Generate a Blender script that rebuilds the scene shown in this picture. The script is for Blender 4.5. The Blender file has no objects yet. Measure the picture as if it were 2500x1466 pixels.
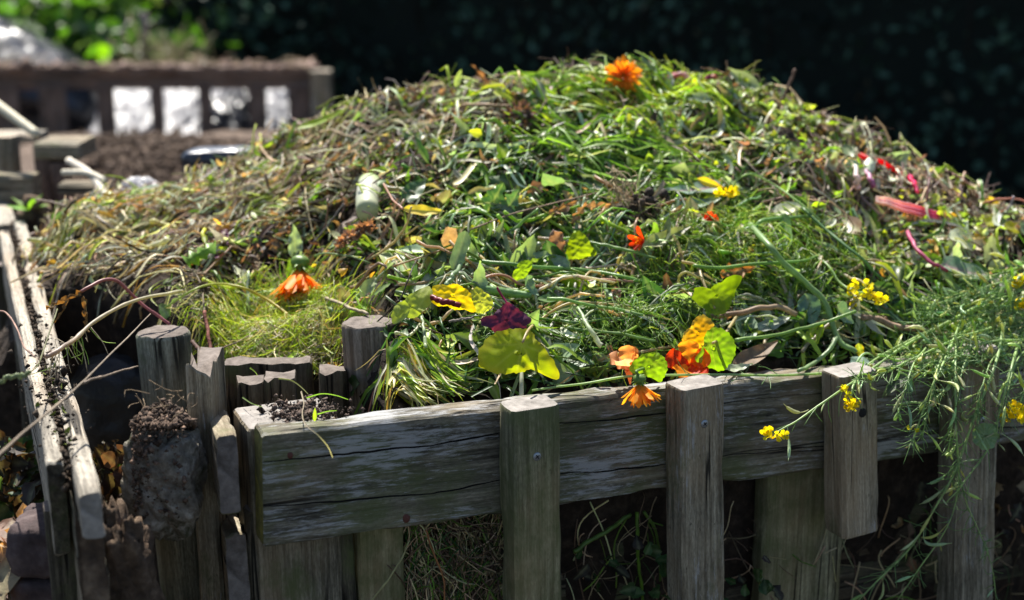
import bpy, math, random
import numpy as np
from mathutils import Vector, Matrix, noise as mnoise
R = math.radians
rng = np.random.default_rng(11); random.seed(11)
sc = bpy.context.scene
COL = sc.collection
F = 3472.0; PIT = R(15); EYE = 1.5
SP, CP = math.sin(PIT), math.cos(PIT)

# ------------------------------------------------------------------ geometry helpers
def W(px, py, d):
    """the point at distance d in front of the camera's foot seen at pixel (px, py) of the 2500 px photograph"""
    px = np.asarray(px, float); py = np.asarray(py, float)
    x = (px - 1250) / F; y = -(py - 733) / F
    dy = CP + y * SP; dz = -SP + y * CP
    return np.stack(np.broadcast_arrays(x / dy * d, d + 0 * x, EYE + dz / dy * d), -1)

def pyof(d, z):
    return 733 + F * np.tan(np.arctan2(EYE - z, d) - PIT)

def nrm(a):
    a = np.asarray(a, float)
    return a / np.maximum(np.linalg.norm(a, axis=-1, keepdims=True), 1e-9)

def catmull(pts, n):
    p = np.asarray(pts, float)
    if len(p) == 2:
        t = np.linspace(0, 1, n)[:, None]
        return p[0] * (1 - t) + p[1] * t
    q = np.vstack([2 * p[0] - p[1], p, 2 * p[-1] - p[-2]])
    m = len(p) - 1
    out = []
    for u in np.linspace(0, m, n):
        i = min(int(u), m - 1); t = u - i
        a, b, c, e = q[i], q[i + 1], q[i + 2], q[i + 3]
        out.append(.5 * (2 * b + (c - a) * t + (2 * a - 5 * b + 4 * c - e) * t * t + (3 * b - a - 3 * c + e) * t ** 3))
    return np.array(out)

WM = {}
def link(o, parent=None, M=None):
    COL.objects.link(o)
    M = M or Matrix.Identity(4)
    o.matrix_basis = M
    if parent is not None:
        o.parent = parent
        o.matrix_parent_inverse = WM[parent.name].inverted()
    WM[o.name] = M
    return o

def tag(o, label=None, cat=None, group=None, kind=None):
    if label: o['label'] = label
    if cat: o['category'] = cat
    if group: o['group'] = group
    if kind: o['kind'] = kind
    return o

def empty(name, loc, label, cat, group=None):
    o = bpy.data.objects.new(name, None)
    o.empty_display_size = .05
    link(o, None, Matrix.Translation(Vector([float(c) for c in loc])))
    return tag(o, label, cat, group)

class MB:
    def __init__(s): s.V = []; s.C = []; s.Fc = []; s.n = 0
    def add(s, V, faces, col=None, mi=0):
        V = np.asarray(V, float).reshape(-1, 3)
        if not isinstance(faces, (list, tuple)): faces = [faces]
        for f in faces:
            f = np.asarray(f, int)
            if f.size: s.Fc.append((f + s.n, mi))
        if col is None: col = (.3, .3, .3)
        col = np.asarray(col, float)
        if col.ndim == 1: col = np.broadcast_to(col, (len(V), 3))
        s.V.append(V); s.C.append(col); s.n += len(V)
        return s
    def build(s, name, mats, parent=None, smooth=True, M=None, centre=True):
        V = np.concatenate(s.V); C = np.concatenate(s.C)
        if M is None:
            M = Matrix.Identity(4)
            if centre:
                c = (V.min(0) + V.max(0)) / 2; c[2] = V[:, 2].min()
                M = Matrix.Translation(Vector([float(q) for q in c])); V = V - c
        me = bpy.data.meshes.new(name)
        me.vertices.add(len(V)); me.vertices.foreach_set('co', V.astype(np.float32).ravel())
        loops = np.concatenate([f.ravel() for f, _ in s.Fc])
        sizes = np.concatenate([np.full(len(f), f.shape[1]) for f, _ in s.Fc])
        mi = np.concatenate([np.full(len(f), m) for f, m in s.Fc])
        me.loops.add(len(loops)); me.loops.foreach_set('vertex_index', loops.astype(np.int32))
        me.polygons.add(len(sizes))
        me.polygons.foreach_set('loop_start', np.concatenate([[0], np.cumsum(sizes)[:-1]]).astype(np.int32))
        me.polygons.foreach_set('loop_total', sizes.astype(np.int32))
        me.polygons.foreach_set('material_index', mi.astype(np.int32))
        me.polygons.foreach_set('use_smooth', np.full(len(sizes), smooth))
        me.update(calc_edges=True)
        a = me.color_attributes.new('Col', 'FLOAT_COLOR', 'POINT')
        a.data.foreach_set('color', np.concatenate([np.clip(C, 0, 1), np.ones((len(C), 1))], 1).astype(np.float32).ravel())
        for m in (mats if isinstance(mats, (list, tuple)) else [mats]): me.materials.append(m)
        return link(bpy.data.objects.new(name, me), parent, M)

def grid_faces(nu, nv, closed=False):
    i = np.arange(nu - 1)[:, None]; j = np.arange(nv if closed else nv - 1)[None]
    a = i * nv + j; b = i * nv + (j + 1) % nv
    return np.stack([a, b, b + nv, a + nv], -1).reshape(-1, 4)

def inst_faces(base, N, per):
    return (base[None] + (np.arange(N) * per)[:, None, None]).reshape(-1, base.shape[1])

def ribbons(mb, P, wd, side, col, fold=0.0, mi=0):
    """N folded blades along P[N,K,3]; wd[N,K] half widths; side[N,3]"""
    P = np.asarray(P, float); N, K = P.shape[:2]
    T = nrm(np.gradient(P, axis=1))
    S = side[:, None, :] - T * np.sum(side[:, None, :] * T, -1, keepdims=True); S = nrm(S)
    Nn = np.cross(T, S)
    w = wd[..., None]
    L = P - S * w; Rr = P + S * w; C0 = P - Nn * w * fold
    V = np.stack([L, C0, Rr], 2).reshape(-1, 3)
    f = inst_faces(grid_faces(K, 3), N, K * 3)
    col = np.asarray(col)
    if col.ndim == 2: col = np.repeat(col, K * 3, 0)
    else: col = np.repeat(col.reshape(-1, 3), 3, 0)
    mb.add(V, f, col, mi)

def tubes(mb, P, r, col, ns=5, cap=True, mi=0):
    P = np.asarray(P, float)
    if P.ndim == 2: P = P[None]
    N, K = P.shape[:2]
    r = np.broadcast_to(np.asarray(r, float), (N, K))
    T = nrm(np.gradient(P, axis=1))
    ref = np.broadcast_to(np.array([.35, .25, .9]), T.shape)
    bad = (np.abs(np.sum(T[:, K // 2] * ref[:, 0], -1)) > .85)[:, None, None]
    ref = np.where(bad, np.array([.9, -.3, .1]), ref)
    A = nrm(np.cross(T, ref)); B = np.cross(T, A)
    th = np.arange(ns) / ns * 2 * np.pi
    V = P[:, :, None] + r[..., None, None] * (A[:, :, None] * np.cos(th)[None, None, :, None] + B[:, :, None] * np.sin(th)[None, None, :, None])
    f = [inst_faces(grid_faces(K, ns, True), N, K * ns)]
    if cap:
        c0 = np.arange(ns)[None][:, ::-1]; c1 = np.arange(ns)[None] + (K - 1) * ns
        f += [inst_faces(c0, N, K * ns), inst_faces(c1, N, K * ns)]
    col = np.asarray(col, float)
    if col.ndim == 1: col = np.broadcast_to(col, (N * K * ns, 3))
    elif col.shape == (N, 3): col = np.repeat(col, K * ns, 0)
    elif col.shape == (K, 3): col = np.tile(np.repeat(col, ns, 0), (N, 1))
    else: col = np.repeat(col.reshape(-1, 3), ns, 0)
    mb.add(V.reshape(-1, 3), f, col, mi)

def outline(u, shape):
    if shape == 'lance': return np.sin(np.pi * np.clip(u, 0, 1) ** .75) ** .9 + .03
    if shape == 'ovate': return (np.sin(np.pi * u ** .6) ** .7) * (1 - .15 * u) + .02
    if shape == 'strap': return np.minimum(1, np.minimum(u * 5 + .35, (1 - u) * 6 + .25))
    if shape == 'petal': return np.minimum(1, .35 + .9 * u) * np.clip((1 - u) * 6, 0, 1) ** .5 + .02
    if shape == 'wedge': return .12 + .9 * np.sin(np.pi * .5 * np.clip(u * 1.15, 0, 1)) * np.clip((1 - u) * 5, 0, 1) ** .5
    if shape == 'lobed': return (np.sin(np.pi * u ** .65) ** .8) * (.72 + .28 * np.cos(u * 22)) + .03
    return np.sin(np.pi * u) + .02

def leafs(mb, B, D, Nn, L, wd, col, shape='lance', bend=0., fold=.25, wave=0., twist=0., nu=6, nv=3, rib=.0, ribcol=(.5, .55, .3), rough=0., edge=None, mi=0):
    """N leaves from base B[N,3] along D, upper side Nn; L, wd lengths and half widths (N,)"""
    B = np.atleast_2d(B).astype(float); N = len(B)
    one = lambda v: np.broadcast_to(np.asarray(v, float), (N,))
    L, wd, bend, fold, wave, twist = map(one, (L, wd, bend, fold, wave, twist))
    D = nrm(np.broadcast_to(D, (N, 3))); Nn = np.broadcast_to(Nn, (N, 3))
    Nn = nrm(Nn - D * np.sum(Nn * D, -1, keepdims=True)); S = np.cross(Nn, D)
    u = np.linspace(0, 1, nu); v = np.linspace(-1, 1, nv)
    ph = bend[:, None] * u[None]
    dx = np.cos(ph); dz = np.sin(ph)
    cx = np.concatenate([np.zeros((N, 1)), np.cumsum((dx[:, 1:] + dx[:, :-1]) / 2, 1)], 1) / (nu - 1) * L[:, None]
    cz = np.concatenate([np.zeros((N, 1)), np.cumsum((dz[:, 1:] + dz[:, :-1]) / 2, 1)], 1) / (nu - 1) * L[:, None]
    w = outline(u, shape)[None] * wd[:, None]
    tw = twist[:, None] * u[None]
    phs = rng.uniform(0, 6.28, N)[:, None, None]
    y = v[None, None] * w[..., None] * np.cos(fold)[:, None, None]
    z = np.abs(v)[None, None] * w[..., None] * np.sin(fold)[:, None, None]
    z = z + (wave * wd)[:, None, None] * np.sin(u[None, :, None] * 17 + phs + v[None, None] * 1.3) * np.abs(v)[None, None]
    if rough: z = z + rng.normal(0, 1, (N, nu, nv)) * rough * wd[:, None, None] * np.abs(v)[None, None] ** .5
    y2 = y * np.cos(tw)[..., None] - z * np.sin(tw)[..., None]; z2 = y * np.sin(tw)[..., None] + z * np.cos(tw)[..., None]
    nl = -np.sin(ph)[..., None, None] * D[:, None, None] + np.cos(ph)[..., None, None] * Nn[:, None, None]
    V = B[:, None, None] + cx[..., None, None] * D[:, None, None] + cz[..., None, None] * Nn[:, None, None] + y2[..., None] * S[:, None, None] + z2[..., None] * nl
    col = np.broadcast_to(np.asarray(col, float), (N, 3))
    C = np.broadcast_to(col[:, None, None], (N, nu, nv, 3)).copy()
    if rib:
        k = (np.exp(-(v / .16) ** 2)[None, :] * (1 - .4 * u)[:, None] * rib)[None, ..., None]
        sv = (.35 * rib * np.maximum(0, np.sin(u[:, None] * 30 - np.abs(v)[None] * 8)) ** 4)[None, ..., None]
        C = C * (1 - np.clip(k + sv, 0, 1)) + np.asarray(ribcol) * np.clip(k + sv, 0, 1)
    if edge is not None:
        m = np.clip(np.abs(v)[None] ** 3 * .6 + (u[:, None] ** 4) * .8, 0, 1)[None, ..., None] * rng.uniform(.4, 1, (N, nu, nv, 1))
        C = C * (1 - m) + np.asarray(edge) * m
    C = C * rng.uniform(.9, 1.1, (N, nu, nv, 1))
    mb.add(V.reshape(-1, 3), inst_faces(grid_faces(nu, nv), N, nu * nv), C.reshape(-1, 3), mi)

def blob(mb, c, r, col, seed=0, nu=7, nv=9, amp=.3, squash=(1, 1, 1), mi=0):
    th = np.linspace(0.02, np.pi - .02, nu); ph = np.arange(nv) / nv * 2 * np.pi
    d = np.stack([np.sin(th)[:, None] * np.cos(ph), np.sin(th)[:, None] * np.sin(ph), np.cos(th)[:, None] + 0 * ph], -1).reshape(-1, 3)
    rr = np.array([1 + amp * mnoise.noise(Vector(q) * 1.7 + Vector((seed * 7.3, seed, 0))) + amp * .5 * mnoise.noise(Vector(q) * 4.1 + Vector((seed, 3.1, 0))) for q in d])
    mb.add(np.asarray(c) + d * rr[:, None] * r * np.asarray(squash), [grid_faces(nu, nv, True), np.arange(nv)[None][:, ::-1], np.arange(nv)[None] + (nu - 1) * nv], col, mi)

_oct = nrm(np.array([(1, 0, 0), (-1, 0, 0), (0, 1, 0), (0, -1, 0), (0, 0, 1), (0, 0, -1)], float)); _tri = np.array([(0, 2, 4), (2, 1, 4), (1, 3, 4), (3, 0, 4), (2, 0, 5), (1, 2, 5), (3, 1, 5), (0, 3, 5)])
def crumbs(mb, P, r, base=(.08, .055, .04), lo=.25, hi=1.8):
    n = len(P); r = np.broadcast_to(r, (n,))
    V = P[:, None] + _oct[None] * r[:, None, None] * rng.uniform(.4, 1.5, (n, 6, 1)) + rng.normal(0, .25, (n, 6, 3)) * r[:, None, None]
    mb.add(V.reshape(-1, 3), inst_faces(_tri, n, 6), np.repeat(np.array(base) * rng.uniform(lo, hi, (n, 1)), 6, 0))

def plank(name, P0, P1, up, w, t, mat, parent=None, ch=.003, jit=.0012, n=28, cap=None, warp=.002, seed=None, taper=None, vcol=None, end_jit=.0):
    """a sawn board from P0 to P1: local X along it, Y = its width (towards up), Z = its thickness"""
    seed = rng.integers(1000) if seed is None else seed
    P0 = np.asarray(P0, float); P1 = np.asarray(P1, float)
    X = P1 - P0; L = np.linalg.norm(X); X = X / L
    Y = nrm(np.asarray(up, float) - X * np.dot(up, X)); Z = np.cross(X, Y)
    hw, ht = w / 2, t / 2
    sec = []
    def side(a, b, m):
        for k in range(m): sec.append((a[0] + (b[0] - a[0]) * k / m, a[1] + (b[1] - a[1]) * k / m))
    ny = max(2, int(w / .012)); nz = max(2, int(t / .012)); c = min(ch, t / 4, w / 4)
    q = [(-hw + c, -ht), (hw - c, -ht), (hw, -ht + c), (hw, ht - c), (hw - c, ht), (-hw + c, ht), (-hw, ht - c), (-hw, -ht + c)]
    ms = [ny, 1, nz, 1, ny, 1, nz, 1]
    for i in range(8): side(q[i], q[(i + 1) % 8], ms[i])
    sec = np.array(sec); m = len(sec)
    xs = np.concatenate([[0], np.linspace(min(.003, L / 20), L - min(.003, L / 20), n), [L]])
    V = np.zeros((len(xs), m, 3))
    for i, x in enumerate(xs):
        s = 1 - (.04 if i in (0, len(xs) - 1) else 0)
        if taper: s *= 1 + (taper - 1) * x / L
        for j, (y, z) in enumerate(sec):
            nn = mnoise.noise_vector(Vector((x * 9 + seed, y * 40, z * 40)))
            n2 = mnoise.noise_vector(Vector((x * 30 + seed * 2, y * 90, z * 90)))
            lo = mnoise.noise_vector(Vector((x * 2.2 + seed, 3.3, 1.1)))
            ex = end_jit * mnoise.noise(Vector((y * 60, z * 60, seed))) * (1 if x > L / 2 else -1) * (1 if i in (0, 1, len(xs) - 1, len(xs) - 2) else 0)
            wear = 1 - .5 * ch * max(0, mnoise.noise(Vector((x * 16 + seed, 2 * y / hw, 2 * z / ht)))) / max(ht, .01) * (1 if abs(y) > hw * .7 and abs(z) > ht * .7 else 0)
            y, z = y * wear, z * wear
            V[i, j] = (x + ex, y * s + jit * (nn.y + .5 * n2.y) + warp * lo.y, z * s + jit * (nn.z + .5 * n2.z) + warp * lo.z)
    mb = MB()
    mb.add(V.reshape(-1, 3), grid_faces(len(xs), m, True), (.3, .3, .3), 0)
    f0 = np.arange(m)[None][:, ::-1]; f1 = np.arange(m)[None] + (len(xs) - 1) * m
    mb.Fc += [(f0, 1 if cap else 0), (f1, 1 if cap else 0)]
    M = Matrix(((X[0], Y[0], Z[0], P0[0]), (X[1], Y[1], Z[1], P0[1]), (X[2], Y[2], Z[2], P0[2]), (0, 0, 0, 1)))
    o = mb.build(name, [mat, cap] if cap else mat, parent, True, M)
    o.data.set_sharp_from_angle(angle=R(35))
    return o

def post(name, top, bottom, r, mat, parent=None, cap=None, n=26, ns=40, seed=3, jit=.0015):
    """a round post from its bottom to its top: local X runs up it"""
    P0 = np.asarray(bottom, float); P1 = np.asarray(top, float)
    X = P1 - P0; L = np.linalg.norm(X); X = X / L
    Y = nrm(np.cross((0.2, 1, 0), X)); Z = np.cross(X, Y)
    V = []
    xs = list(np.linspace(0, L - .006, n)) + [L - .003, L]
    for i, x in enumerate(xs):
        s = 1 if i < n else (.985 if i == n else .93)
        for k in range(ns):
            a = 2 * math.pi * k / ns
            rr = r * s * (1 + .02 * math.sin(2 * a + seed) + .012 * math.sin(5 * a + seed)) + jit * mnoise.noise(Vector((x * 8, math.cos(a) * 3 + seed, math.sin(a) * 3)))
            crack = .004 * math.exp(-(((a - 1.2 - seed) % 6.283 - 3.14) / .06) ** 2) + .003 * math.exp(-(((a - 3.9 - seed) % 6.283 - 3.14) / .05) ** 2)
            V.append((x + (.003 * mnoise.noise(Vector((math.cos(a) * 2, math.sin(a) * 2, seed))) if i >= n - 1 else 0), (rr - crack) * math.cos(a), (rr - crack) * math.sin(a)))
    K = len(xs)
    for s in (.75, .5, .25):
        for k in range(ns):
            a = 2 * math.pi * k / ns
            V.append((L + .002 * mnoise.noise(Vector((s * math.cos(a) * 4, s * math.sin(a) * 4, seed + 5))), r * .93 * s * math.cos(a), r * .93 * s * math.sin(a)))
    mb = MB(); f = grid_faces(K + 3, ns, True)
    mb.add(V, [f[:(K - 1) * ns]], (.3, .3, .3), 0)
    mb.Fc.append((f[(K - 1) * ns:], 1 if cap else 0)); mb.Fc.append((np.arange(ns)[None] + (K + 2) * ns, 1 if cap else 0))
    M = Matrix(((X[0], Y[0], Z[0], P0[0]), (X[1], Y[1], Z[1], P0[1]), (X[2], Y[2], Z[2], P0[2]), (0, 0, 0, 1)))
    o = mb.build(name, [mat, cap] if cap else mat, parent, True, M)
    o.data.set_sharp_from_angle(angle=R(40))
    return o

# ------------------------------------------------------------------ materials
class NT:
    def __init__(s, name):
        s.m = bpy.data.materials.new(name); s.m.use_nodes = True
        s.t = s.m.node_tree; s.t.nodes.clear()
        s.out = s.t.nodes.new('ShaderNodeOutputMaterial')
    def n(s, kind, **kw):
        x = s.t.nodes.new('ShaderNode' + kind)
        for k, v in kw.items():
            if k.startswith('i_'):
                key = k[2:]
                x.inputs[int(key) if key.isdigit() else key.replace('_', ' ')].default_value = v
            else: setattr(x, k, v)
        return x
    def l(s, a, b): s.t.links.new(a, b)
    def math(s, op, a, b=None, c=None, clamp=False):
        x = s.n('Math', operation=op, use_clamp=clamp)
        for i, v in enumerate((a, b, c)):
            if v is None: continue
            if isinstance(v, (int, float)): x.inputs[i].default_value = v
            else: s.l(v, x.inputs[i])
        return x.outputs[0]
    def mix(s, f, a, b, blend='MIX'):
        x = s.n('Mix', data_type='RGBA', blend_type=blend)
        for i, v in ((0, f), (6, a), (7, b)):
            if isinstance(v, (int, float)): x.inputs[i].default_value = v
            elif isinstance(v, tuple): x.inputs[i].default_value = (*v, 1)
            else: s.l(v, x.inputs[i])
        return x.outputs[2]
    def noise(s, vec, scale, detail=5, rough=.6, mapscale=None):
        if mapscale:
            mp = s.n('Mapping'); mp.inputs['Scale'].default_value = mapscale; s.l(vec, mp.inputs['Vector']); vec = mp.outputs[0]
        x = s.n('TexNoise'); x.inputs['Scale'].default_value = scale; x.inputs['Detail'].default_value = detail; x.inputs['Roughness'].default_value = rough
        s.l(vec, x.inputs['Vector']); return x.outputs['Fac']
    def ramp(s, f, *stops):
        x = s.n('ValToRGB'); e = x.color_ramp.elements
        while len(e) < len(stops): e.new(.5)
        for k, (p, c) in zip(e, stops):
            k.position = p; k.color = (*c, 1) if isinstance(c, tuple) else (c, c, c, 1)
        s.l(f, x.inputs[0]); return x.outputs[0]
    def pr(s, col, rough=.7, bump=None, bstr=.3, bdist=.004, spec=.5, **kw):
        p = s.n('BsdfPrincipled')
        for key, v in (('Base Color', col), ('Roughness', rough)):
            if isinstance(v, (int, float)): p.inputs[key].default_value = v
            elif isinstance(v, tuple): p.inputs[key].default_value = (*v, 1)
            else: s.l(v, p.inputs[key])
        p.inputs['Specular IOR Level'].default_value = spec
        for k, v in kw.items(): p.inputs[k.replace('_', ' ')].default_value = v
        if bump is not None:
            b = s.n('Bump'); b.inputs['Strength'].default_value = bstr; b.inputs['Distance'].default_value = bdist
            s.l(bump, b.inputs['Height']); s.l(b.outputs[0], p.inputs['Normal'])
        return p
    def done(s, sh):
        s.l(sh.outputs[0] if hasattr(sh, 'outputs') else sh, s.out.inputs['Surface']); return s.m

def obvec(t): return t.n('TexCoord').outputs['Object']

def wood(name, dark, light, moss=0., flake=0., crack=.5, seed=0., splits=(), mosscol=(.07, .085, .03), rough=.85, dirt=.75):
    """weathered timber: local X is the grain"""
    t = NT(name); v = obvec(t)
    off = t.n('VectorMath', operation='ADD'); off.inputs[1].default_value = (seed, seed * 1.7, seed * .6); t.l(v, off.inputs[0]); ov = off.outputs[0]
    g = t.noise(ov, 1, 8, .65, (5, 110, 110)); g2 = t.noise(ov, 1, 4, .6, (2.5, 34, 34)); p = t.noise(ov, 9, 4, .6)
    f = t.math('MULTIPLY_ADD', g, .75, t.math('MULTIPLY_ADD', g2, .35, t.math('MULTIPLY_ADD', p, .25, -.175)))
    c = t.ramp(f, (.40, dark), (.60, light))
    fib = t.noise(ov, 1, 4, .7, (14, 330, 330)); c = t.mix(.75, c, t.ramp(fib, (.36, .45), (.62, 1.18)), 'MULTIPLY')
    spk = t.noise(ov, 150, 3, .6, (.35, 1, 1)); c = t.mix(t.math('MULTIPLY', t.ramp(spk, (.66, 0), (.72, 1)), dirt), c, (.012, .011, .009))
    gr = t.noise(ov, 1, 3, .65, (130, 420, 420)); c = t.mix(.6, c, t.ramp(gr, (.36, .5), (.62, 1.25)), 'MULTIPLY')
    wea = t.noise(ov, 3.2, 5, .65, (.6, 1.3, 1.3)); c = t.mix(.6, c, t.ramp(wea, (.35, .62), (.65, 1.2)), 'MULTIPLY')
    tint = t.noise(ov, 5, 3, .5, (1, 1.5, 1.5))
    c = t.mix(t.math('MULTIPLY', t.ramp(tint, (.45, 0), (.7, 1)), .45), c, tuple(x * y for x, y in zip(light, (1.0, .78, .6))))
    if moss:
        mm = t.ramp(t.noise(ov, 11, 6, .7, (.7, 1, 1)), (.62 - .35 * moss, 0), (.74 - .25 * moss, 1))
        c = t.mix(t.math('MULTIPLY', mm, .75), c, mosscol)
    if flake:
        fl = t.noise(ov, 1, 8, .78, (22, 190, 190)); fa = t.noise(ov, 9, 3, .5, (.7, 1.6, 1.6))
        m = t.ramp(t.math('ADD', t.math('MULTIPLY', fl, .75), t.math('MULTIPLY', fa, .45)), (.69 - .09 * flake, 0), (.76 - .09 * flake, 1))
        c = t.mix(t.math('MULTIPLY', m, .7), c, (.33, .335, .34))
    bh = t.math('MULTIPLY_ADD', g, .6, t.math('MULTIPLY_ADD', fib, .3, t.math('MULTIPLY', g2, .3)))
    if crack:
        k = t.noise(ov, 1, 3, .5, (1.1, 26, 26))
        kk = t.ramp(t.math('ABSOLUTE', t.math('SUBTRACT', k, .5)), (0.0, 1), (.012 * crack, 1), (.03 * crack, 0))
        ka = t.ramp(t.noise(ov, 1, 2, .5, (3, 9, 9)), (.48, 0), (.56, 1))
        kk = t.math('MULTIPLY', kk, ka)
        c = t.mix(t.math('MULTIPLY', kk, .9), c, (.006, .005, .004)); bh = t.math('SUBTRACT', bh, t.math('MULTIPLY', kk, .9))
    if splits:
        sp = t.n('SeparateXYZ'); t.l(v, sp.inputs[0])
        wob = t.math('MULTIPLY_ADD', t.noise(ov, 1, 4, .6, (4, 4, 4)), .03, -.015)
        wid = t.math('MULTIPLY_ADD', t.noise(ov, 1, 3, .6, (7, 1, 1)), .0034, -.0009)
        for y0, sl in splits:
            dd = t.math('ABSOLUTE', t.math('SUBTRACT', t.math('ADD', sp.outputs[1], t.math('MULTIPLY_ADD', sp.outputs[0], sl, wob)), y0))
            s_ = t.math('LESS_THAN', dd, wid)
            c = t.mix(s_, c, (.003, .003, .003)); bh = t.math('SUBTRACT', bh, t.math('MULTIPLY', s_, 1.5))
    return t.done(t.pr(c, rough, bh, .9, .004, .2))

def endgrain(name, dark, light):
    t = NT(name); v = obvec(t)
    w = t.noise(v, 60, 6, .7); w2 = t.noise(v, 14, 4, .6)
    c = t.ramp(t.math('MULTIPLY_ADD', w, .6, t.math('MULTIPLY', w2, .4)), (.35, dark), (.65, light))
    return t.done(t.pr(c, .9, w, .8, .004, .2))

def attr_leaf(name, rough=.45, trans=.4, spec=.5, bump=0., tint=(1.25, 1.2, .45), noise_amt=.35, nscale=90, sheen=0.):
    """leaf tissue: the colour comes from the mesh, light passes through it"""
    t = NT(name); a = t.n('Attribute', attribute_name='Col').outputs['Color']; v = obvec(t)
    nz = t.noise(v, nscale, 4, .6)
    c = t.mix(1.0, a, t.ramp(nz, (.25, 1 - noise_amt), (.75, 1 + noise_amt * .3)), 'MULTIPLY')
    p = t.pr(c, rough, nz if bump else None, bump, .003, spec)
    if trans <= 0: return t.done(p)
    tr = t.n('BsdfTranslucent'); t.l(t.mix(1.0, c, tint, 'MULTIPLY'), tr.inputs[0])
    mx = t.n('MixShader'); mx.inputs[0].default_value = trans
    t.l(p.outputs[0], mx.inputs[1]); t.l(tr.outputs[0], mx.inputs[2])
    return t.done(mx)

def rocky(name, cols, scale=30, bump=.8, rough=.9, bd=.006, moss=None):
    t = NT(name); v = obvec(t)
    a = t.noise(v, scale, 8, .7); b = t.noise(v, scale * .25, 4, .6)
    c = t.ramp(t.math('MULTIPLY_ADD', a, .55, t.math('MULTIPLY', b, .45)), (.3, cols[0]), (.5, cols[1]), (.7, cols[2]))
    if moss:
        c = t.mix(t.ramp(t.noise(v, 14, 6, .7), (.5, 0), (.62, 1)), c, moss)
    return t.done(t.pr(c, rough, a, bump, bd, .25))

def plain(name, col, rough=.5, metal=0., spec=.5, bscale=0, bstr=.2, var=.25):
    t = NT(name); v = obvec(t); nz = t.noise(v, bscale or 40, 5, .6)
    c = t.mix(1.0, col, t.ramp(nz, (.3, 1 - var), (.7, 1 + var * .5)), 'MULTIPLY')
    return t.done(t.pr(c, rough, nz, bstr, .002, spec, Metallic=metal))

M_rail = wood('weathered rail timber', (0.0572, 0.052, 0.0396), (0.2236, 0.205, 0.1575), moss=.55, flake=.85, crack=.25, seed=3.1, splits=((.038, -.006), (-.021, .02)))
M_slat = wood('grey slat timber', (0.13, 0.112, 0.0792), (0.3432, 0.305, 0.225), moss=.25, flake=.25, crack=.4, seed=8.3)
M_slat_green = wood('algae slat timber', (0.104, 0.1, 0.0585), (0.2704, 0.255, 0.162), moss=.55, crack=.7, seed=1.3)
M_post = wood('round post timber', (.085, .068, .05), (.28, .235, .19), moss=.2, crack=1.2, seed=5.7)
M_post_green = wood('green post timber', (.10, .105, .08), (.29, .29, .225), moss=.3, crack=.8, seed=9.9)
M_plank = wood('silvered plank timber', (0.208, 0.185, 0.1485), (0.4368, 0.395, 0.324), crack=.7, seed=2.2, dirt=.25)
M_dark = wood('dark timber', (.03, .026, .019), (.115, .098, .07), moss=.35, crack=.7, seed=4.4)  # darkest of the timbers
M_back = wood('brown pallet timber', (.095, .066, .052), (.24, .175, .145), crack=.4, seed=6.1)
M_block = wood('block timber', (.11, .095, .065), (.28, .25, .19), moss=.3, crack=.8, seed=7.7)
M_rot = rocky('rotted timber', ((.02, .014, .01), (.09, .06, .04), (.25, .18, .12)), 45, 1., .95, .012)
M_end = endgrain('end grain', (.11, .10, .088), (.31, .285, .26))
M_end_dark = endgrain('dark end grain', (.05, .04, .033), (.19, .16, .14))
M_end_lichen = rocky('lichened end grain', ((.05, .05, .02), (.14, .13, .04), (.30, .26, .05)), 60, .8)
M_stone = rocky('old concrete', ((.06, .05, .04), (.22, .195, .16), (.50, .47, .42)), 85, 1., .9, .008, (.06, .06, .03))
M_brick = rocky('purple brick', ((.02, .014, .014), (.065, .045, .044), (.13, .10, .095)), 40, .7)
M_soil = rocky('soil', ((.006, .004, .003), (.028, .019, .013), (.085, .06, .042)), 50, 1., .95, .012)
M_soil_dry = rocky('dry soil', ((.02, .014, .01), (.09, .062, .045), (.24, .18, .14)), 60, 1., .95, .01)
M_ground = rocky('ground earth', ((.012, .01, .007), (.035, .027, .018), (.06, .05, .03)), 6, 1., .95, .03)
M_screw = plain('dull screw steel', (.28, .31, .35), .45, .8)
M_nail = plain('rusted nail', (.10, .035, .025), .8, .3)
M_hole = plain('dark recess', (.006, .006, .006), .9)  # near-black pieces paint the shade inside holes; nothing is cut
M_blade = attr_leaf('grass blade', .38, .45, .32, tint=(1.15, 1.25, .55), nscale=30)
M_dry = attr_leaf('dry straw', .55, .25, .25, tint=(1.1, .95, .6))
M_leaf = attr_leaf('leaf tissue', .45, .42, .35, bump=.15, tint=(1.3, 1.4, .4))
M_thin = attr_leaf('thin leaf tissue', .45, .6, .4, bump=.2, tint=(1.45, 1.4, .3), noise_amt=.2, nscale=60)
M_waxy = attr_leaf('waxy grey leaf', .42, .34, .35, bump=.15, tint=(1.2, 1.3, .5))
M_stem = attr_leaf('fresh stem', .38, .42, .4, bump=.15, noise_amt=.35, tint=(1.3, 1.25, .6))
M_twig = attr_leaf('twig bark', .75, 0, .3, bump=.5, noise_amt=.6, nscale=160)
M_wilt = attr_leaf('wilted leaf', .6, .4, .35, bump=.5, tint=(1.3, .9, .4), noise_amt=.5)
M_petal = attr_leaf('petal', .5, .62, .25, tint=(1.15, 1.0, .6), noise_amt=.15)
M_crumb = attr_leaf('soil crumb', .9, 0, .2, bump=.8, noise_amt=.6)
M_hedge = attr_leaf('hedge leaf', .65, .2, .15)
def plastic(name, col, rough, trans=0.):
    t = NT(name); v = obvec(t)
    nz = t.noise(v, 16, 5, .6)
    p = t.pr(col, rough, nz, .5, .02, .6)
    return t.done(p)
M_black = plastic('black polythene', (.012, .014, .02), .3)
M_blue = plastic('blue black polythene', (.008, .013, .026), .3)
t_ = NT('white polythene'); v_ = obvec(t_); z_ = t_.noise(v_, 14, 5, .6)
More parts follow.
